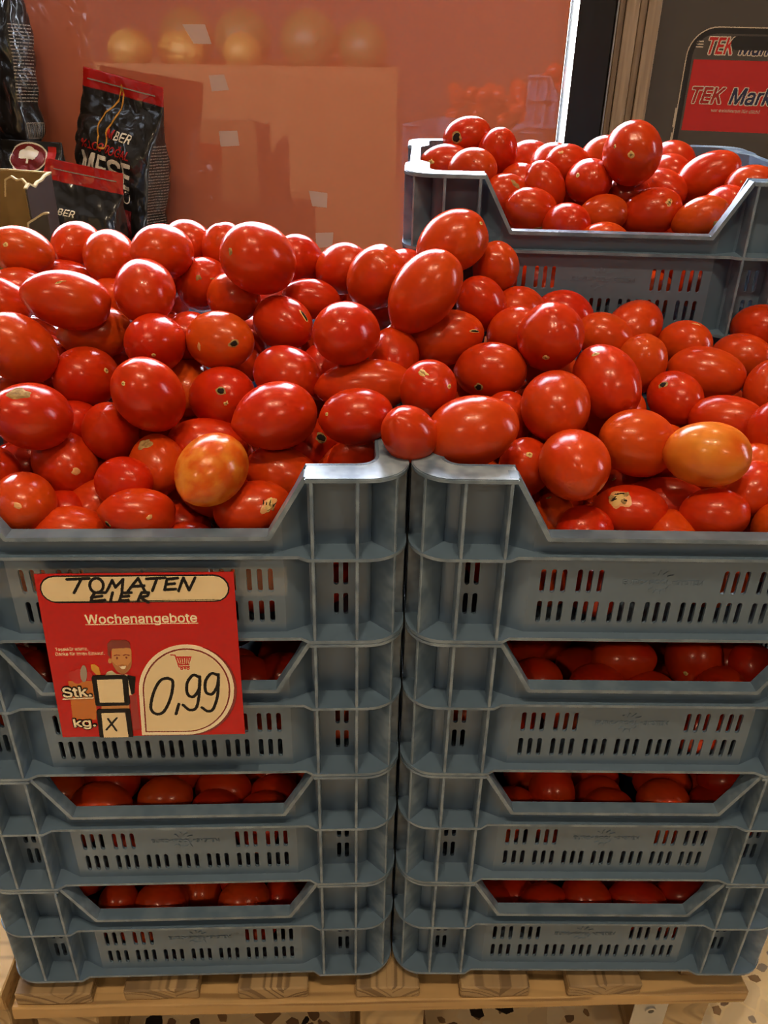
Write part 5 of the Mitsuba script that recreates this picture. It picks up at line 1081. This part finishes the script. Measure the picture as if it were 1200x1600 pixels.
class Bag:
    """A gusseted pouch: width w, depth d, height h; full at the bottom, flattened to a welded seam at the top. Local: x across, -y front, z up."""
    def __init__(s, w, d, h, seed, full=.5, seam=.86, slump=0.0): s.w, s.d, s.h, s.seed, s.full, s.seam, s.slump = w, d, h, seed, full, seam, slump
    def pt(s, th, t):
        th, t = np.asarray(th, float), np.asarray(t, float)
        depth = s.d * np.interp(t, [0, .04, .10, s.full, s.seam, 1], [.70, .92, 1, .92, .05, .02])
        width = s.w * np.interp(t, [0, .05, s.full, s.seam, 1], [.93, .97, 1.0, 1.06, 1.06])
        c, sn = np.cos(th), np.sin(th)
        p = 5.0
        r = (np.abs(c) ** p + np.abs(sn) ** p) ** (-1 / p)
        x, y = c * r * width / 2, sn * r * depth / 2
        z = t * s.h
        P = np.stack([x, y, z], -1)
        a = meshkit.fbm(P * np.array([22, 22, 13]) + s.seed * 5.7, 2, s.seed) - .5
        b = np.abs(meshkit.noise(P * np.array([45, 45, 24]) + P[..., [2, 0, 1]] * 20 + s.seed, s.seed + 3) - .5)
        k = .026 * a + .018 * b
        amp = np.interp(t, [0, .1, .8, 1], [.3, 1, .8, .25])
        y = y + k * amp * sn - s.slump * np.clip(t - .6, 0, 1) ** 2
        x = x + k * amp * .5 * c
        return np.stack([x, y, z], -1)
    def mesh(s, color):
        n, m = 144, 110
        th = np.arange(n) / n * 2 * math.pi; t = np.linspace(0, 1, m)
        TH, TT = np.meshgrid(th, t)
        v = s.pt(TH, TT).reshape(-1, 3)
        col = np.array([color(a, b) for a, b in zip(TH.ravel(), TT.ravel())])
        i, j = np.meshgrid(np.arange(m - 1), np.arange(n), indexing='ij'); a = (i * n + j).ravel(); b = (i * n + (j + 1) % n).ravel()
        f = np.vstack([np.c_[a, b, b + n], np.c_[a, b + n, a + n]])
        v = np.vstack([v, s.pt(0, 0)[None] * [0, 0, 1], s.pt(0, 1)[None] * [0, 0, 1]])
        col = np.vstack([col, col[:1], col[-1:]])
        c0, c1 = len(v) - 2, len(v) - 1; k = np.arange(n)
        f = np.vstack([f, np.c_[np.full(n, c0), (k + 1) % n, k], np.c_[np.full(n, c1), (m - 1) * n + k, (m - 1) * n + (k + 1) % n]])
        return trimesh.Trimesh(v, f, process=False), col
    def on(s, shape, face, off=.0010, thick=.0004):
        """Lay a flat drawing on the bag: x, y in metres from the face's middle and the bottom edge."""
        m = extr(shape, thick)
        m = trimesh.Trimesh(*trimesh.remesh.subdivide_to_size(m.vertices, m.faces, .007, max_iter=12), process=False)
        v = np.asarray(m.vertices)
        t = np.clip(v[:, 1] / s.h, 0, 1)
        p = 5.0
        if face == 'front':
            q = np.clip(v[:, 0] / (s.w * .5), -1, 1)
            th = np.arctan2(-np.ones_like(q), q * np.ones_like(q))
        else:
            q = np.clip(v[:, 0] / (s.d * .46), -1, 1)
            th = np.arctan2(q, np.ones_like(q))
        P = s.pt(th, t); e = 1e-3
        n = np.cross(s.pt(th + e, t) - P, s.pt(th, t + e) - P); n /= np.linalg.norm(n, axis=1, keepdims=True)
        return trimesh.Trimesh(P + n * (off + v[:, 2:3]), m.faces, process=False)
def bag(s, M, label, draw, color, seamline=True):
    key = thing('charcoal_bag', label, 'bag', None)
    m, col = s.mesh(color)
    place('pouch', mikit.ply(m, 'm_bag', True, color=col), M, key)
    for nm, shape, face, mat in draw:
        place(nm, ply(s.on(shape, face, (.0009 if 'over' not in nm else .0016 if nm != 'tree_over' else .0024)), mat), M, key)
    return key
def bag_color(red_from=.87):
    def f(th, t):
        if t > red_from: return (.46, .012, .008)
        return (.014, .012, .0105)
    return f
def tilt(u, off, z, rz, rx, ry): return WALL @ T4().translate([u, -off, z]).rotate([0, 0, 1], rz).rotate([1, 0, 0], rx).rotate([0, 1, 0], ry)
def text_lines(x0, x1, z0, z1, n, seed):
    q = random.Random(seed); out = []
    for k in range(n):
        z = z0 + (z1 - z0) * k / n
        x = x0
        while x < x1 - .004:
            w = q.uniform(.004, .011); e = min(x + w, x1 - q.choice([0, 0, .004]))
            if e - x > .0015: out.append(sg.box(x, z, e, z + (z1 - z0) / n * .34))
            x += w + .0016
    return shapely.union_all(out)
def barcode(x0, x1, z0, z1, seed):
    q = random.Random(seed); out = []; x = x0 + .002
    while x < x1 - .002:
        w = q.choice([.0008, .0012, .002]); out.append(sg.box(x, z0 + .002, min(x + w, x1 - .001), z1 - .002)); x += w + q.choice([.001, .0016])
    return sg.box(x0, z0, x1, z1), shapely.union_all(out)
ctx = lambda text, xc, z, w, h, bold=True, it=0.0: fit_text(text, xc - w / 2, z, w, h, bold, it)
# the tall bag with the big lettering
A = Bag(.232, .115, .345, 3, .55, .84)
amber = ctx('BER', .040, .214, .050, .019, True, .15)
flame = affinity.translate(sg.Polygon(smooth([(-.028, .175), (-.036, .235), (-.014, .275), (.002, .318), (.008, .285), (.004, .245), (-.010, .215), (-.004, .180), (-.028, .175)])), 0, .012)
bagA = bag(A, tilt(-.872, .078, LEDGE_Z + .004, -17, -3, 8), 'tall black charcoal bag with a red top band and large white MEŞE lettering', [
    ('brand_letters', amber, 'front', 'm_bag_white'), ('flame_print', flame.difference(flame.buffer(-.004)), 'front', 'm_card_yellow'), ('brand_letters_red', ctx('M', -.001, .214, .022, .019, True, .15), 'front', 'm_bag_red'),
    ('claim', ctx('%100 DOĞAL', .000, .182, .156, .017, True, .1), 'front', 'm_bag_red'),
    ('big_word', ctx('MEŞE', .002, .118, .168, .055), 'front', 'm_bag_white'), ('small_word', ctx('KÖMÜRÜ', .010, .086, .150, .021, False), 'front', 'm_bag_white'),
    ('red_field', sg.box(.045, .004, .092, .070), 'front', 'm_bag_dark_red'), ('estimated_sign', ctx('e', .068, .035, .017, .018, False), 'front', 'm_bag_red'),
    ('side_text', text_lines(-.030, .036, .040, .225, 28, 4), 'side', 'm_bag_grey'), ('seam_line', sg.box(-.108, .322, .108, .3245), 'front', 'm_bag_grey')], bag_color(.885))
# small bag in front
B = Bag(.182, .080, .178, 8, .45, .76)
bagB = bag(B, tilt(-.853, .285, LEDGE_Z + .002, -6, -6, 6), 'short black charcoal bag with a red top band, in front of the tall one', [
    ('brand_letters', ctx('BER', -.022, .070, .042, .0125, True, .15), 'front', 'm_bag_white'), ('brand_letters_red', ctx('M', -.054, .070, .016, .0125, True, .15), 'front', 'm_bag_red'), ('seam_line', sg.box(-.086, .158, .086, .160), 'front', 'm_bag_grey')], bag_color(.76))
# bags at the left edge
Cb = Bag(.150, .10, .215, 12, .6, .9)
tree = shapely.union_all([sg.Point(-.016, .012).buffer(.013), sg.Point(0, .018).buffer(.016), sg.Point(.017, .012).buffer(.013), sg.box(-.026, .000, .026, .010), sg.box(-.0035, -.012, .0035, .004)])
oval = affinity.scale(sg.Point(0, 0).buffer(1, 24), .044, .029)
bag(Cb, tilt(-1.0, .22, LEDGE_Z + .001, -4, -4, 0), 'squat black charcoal bag with a white tree in an oval, left of the tall one', [
    ('emblem_ring', affinity.translate(oval.buffer(.0035), 0, .180), 'front', 'm_bag_white'), ('emblem_over_field', affinity.translate(oval, 0, .180), 'front', 'm_bag_dark_red'), ('tree_over', affinity.translate(affinity.scale(tree, .8, .8, origin=(0, 0)), 0, .177), 'front', 'm_bag_white'),
    ('red_patch', sg.box(.046, .150, .074, .205), 'front', 'm_bag_red')], bag_color(2))
Db = Bag(.19, .075, .40, 17, .6, .86)
bc, bb = barcode(-.014, .022, .008, .042, 3)
bag(Db, tilt(-1.112, .105, LEDGE_Z + .202, -25, -3, -2), 'black charcoal bag with white text lines and a barcode on its side, upper left', [
    ('side_text', text_lines(-.024, .026, .085, .245, 23, 9), 'side', 'm_bag_grey'), ('barcode_field', bc, 'side', 'm_bag_grey'), ('barcode_over', bb, 'side', 'm_black')], bag_color(2))
bag(Bag(.20, .12, .20, 21, .6, .93), tilt(-1.125, .105, LEDGE_Z + .001, -6, 0, 0), 'black charcoal bag lying under the one with the barcode', [], bag_color(2))
Eb = Bag(.19, .08, .36, 23, .6, .86)
bc2, bb2 = barcode(.0, .030, .012, .052, 5)
bag(Eb, tilt(-1.165, .245, LEDGE_Z + .162, -22, -3, -3), 'black charcoal bag cut by the left photo edge, in front of the one with barcode', [
    ('side_text', text_lines(-.028, .030, .095, .255, 22, 10), 'side', 'm_bag_white'), ('barcode_field', bc2, 'side', 'm_bag_grey'), ('barcode_over', bb2, 'side', 'm_black')], bag_color(2))
bag(Bag(.20, .12, .16, 27, .6, .93), tilt(-1.165, .245, LEDGE_Z + .001, -4, 0, 0), 'black charcoal bag lying under the bag at the left photo edge', [], bag_color(2))

# open carton at the left edge, its torn flaps showing brown board
carton = thing('carton', 'open black-printed brown cardboard carton with torn edges at the left photo edge', 'carton')
CM = xf(-.658, 1.061, .380, -.15)
t_ = .004
CDEP = .095
place('back_wall', ply(upright(sg.Polygon([(-.26, 0), (-.26, .247), (-.08, .248), (.0, .245), (.0, 0)]), CDEP - t_, CDEP), 'm_carton'), CM, carton)
top_line = [(0, .232), (.012, .238), (.030, .230), (.042, .236), (.060, .238), (.072, .243), (CDEP, .246)]
place('side_wall', ply(along_x(sg.Polygon([(0, 0), *top_line, (CDEP, 0)]), .0008, t_), 'm_carton_print'), CM, carton)
place('side_lining', ply(along_x(sg.Polygon([(0.0005, .0005), *[(y, z - .0006) for y, z in top_line], (CDEP - t_ - .0002, 0.0005)]), -.0006, .0007), 'm_carton'), CM, carton)
place('torn_edge', ply(along_x(sg.LineString(top_line).buffer(.0016), -.0012, t_ + .0008), 'm_carton_edge'), CM, carton)
place('torn_edge', ply(upright(sg.LineString([(-.26, .247), (-.08, .248), (.003, .2455)]).buffer(.0014), CDEP - t_ - .0006, CDEP + .0006), 'm_carton_edge'), CM, carton)
flap_line = [(-.058, .212), (-.052, .240), (-.040, .246), (-.030, .240), (-.020, .242), (-.010, .230), (.000, .222)]
place('inner_flap', ply(upright(sg.Polygon([(-.058, .0), *flap_line, (.000, .0)]), .030, .030 + t_), 'm_carton'), CM, carton)
place('torn_edge', ply(upright(sg.LineString(flap_line).buffer(.0016), .0294, .0306 + t_), 'm_carton_edge'), CM, carton)
low_line = [(-.040, .125), (.004, .150), (.010, .158), (.012, .178), (.044, .196), (.052, .197)]
place('outer_flap', ply(upright(sg.Polygon([(-.040, .0), *low_line, (.052, .0)]), -.030, -.030 + t_), 'm_carton_print'), CM, carton)
place('torn_edge', ply(upright(sg.LineString(low_line).buffer(.0017), -.0306, -.0294 + t_), 'm_carton_edge'), CM, carton)
place('front_wall', ply(upright(sg.Polygon([(-.26, 0), (-.26, .10), (-.12, .115), (-.040, .112), (-.040, 0)]), -.030, -.030 + t_), 'm_carton'), CM, carton)
place('bottom', ply(box(-.26, .0005, -.030, CDEP - t_, -.003, .0005), 'm_carton'), CM, carton)
tag(place('stand', ply(bev(-1.25, -.57, .93, 1.20, FZ, .3765, .004), 'm_black_matte')), 'black stand under the open carton, behind the left heap', 'stand')

# ------------------------------------------------------------------ what the glossy panel mirrors: a melon bin left of the camera
e_ = np.array([.84, -.54]); o_ = np.array([-.54, -.84])
p2 = np.array([-.86, -.33])
BM = np.eye(4); BM[:2, 0] = -o_; BM[:2, 1] = e_ * -1; BM[:2, 3] = p2 + o_ * .9
BM = xf(p2[0] + o_[0] * .9, p2[1] + o_[1] * .9, FZ, math.atan2(-o_[1], -o_[0]))
mb = thing('melon_bin', 'large brown cardboard melon bin left of the crates, mirrored in the red panel', 'bin')
BH = .90
place('wall', ply(bev(.89, .90, .0, 1.30, .0, BH, .001), 'm_bin'), BM, mb); place('wall', ply(bev(0, .01, 0, 1.30, 0, BH, .001), 'm_bin'), BM, mb)
place('wall', ply(bev(.01, .89, 0, .01, 0, BH, .001), 'm_bin'), BM, mb); place('wall', ply(bev(.01, .89, 1.29, 1.30, 0, BH, .001), 'm_bin'), BM, mb)
place('bottom', ply(box(.01, .89, .01, 1.29, .85, .86), 'm_bin'), BM, mb)
MS = [(ply(trimesh.Trimesh(ICO3[0] * (1 + .02 * np.cos(10 * np.arctan2(ICO3[0][:, 1], ICO3[0][:, 0])))[:, None] * np.array([1, 1, .95]), ICO3[1], process=False), 'm_melon', True)), ply(trimesh.Trimesh(ICO3[0] * np.array([1.1, 1, 1]), ICO3[1], process=False), 'm_watermelon', True)]
ms_stem = ply(trimesh.creation.cylinder(radius=.05, height=.14, sections=10), 'm_melon_stem')
for k, (x, y, r, kind) in enumerate(((.78, 1.17, .085, 0), (.78, .93, .085, 0), (.60, .98, .085, 0), (.60, 1.17, .085, 0), (.77, .68, .085, 0), (.66, .38, .13, 1), (.50, .68, .13, 1), (.74, .14, .11, 1), (.30, .35, .13, 1), (.30, .95, .13, 1), (.45, .13, .11, 1))):
    lab = f"{'yellow honeydew melon' if kind == 0 else 'dark green watermelon'} in the cardboard melon bin"
    key = thing('melon' if kind == 0 else 'watermelon', lab, 'melon', ('yellow melons' if kind == 0 else 'watermelons') + ' in the melon bin')
    M = BM @ T4().translate([x, y, .86 + r]).scale(r)
    place('rind', MS[kind], M, key); place('stem', ms_stem, BM @ T4().translate([x, y, .86 + 2 * r - .002]).scale(r), key)
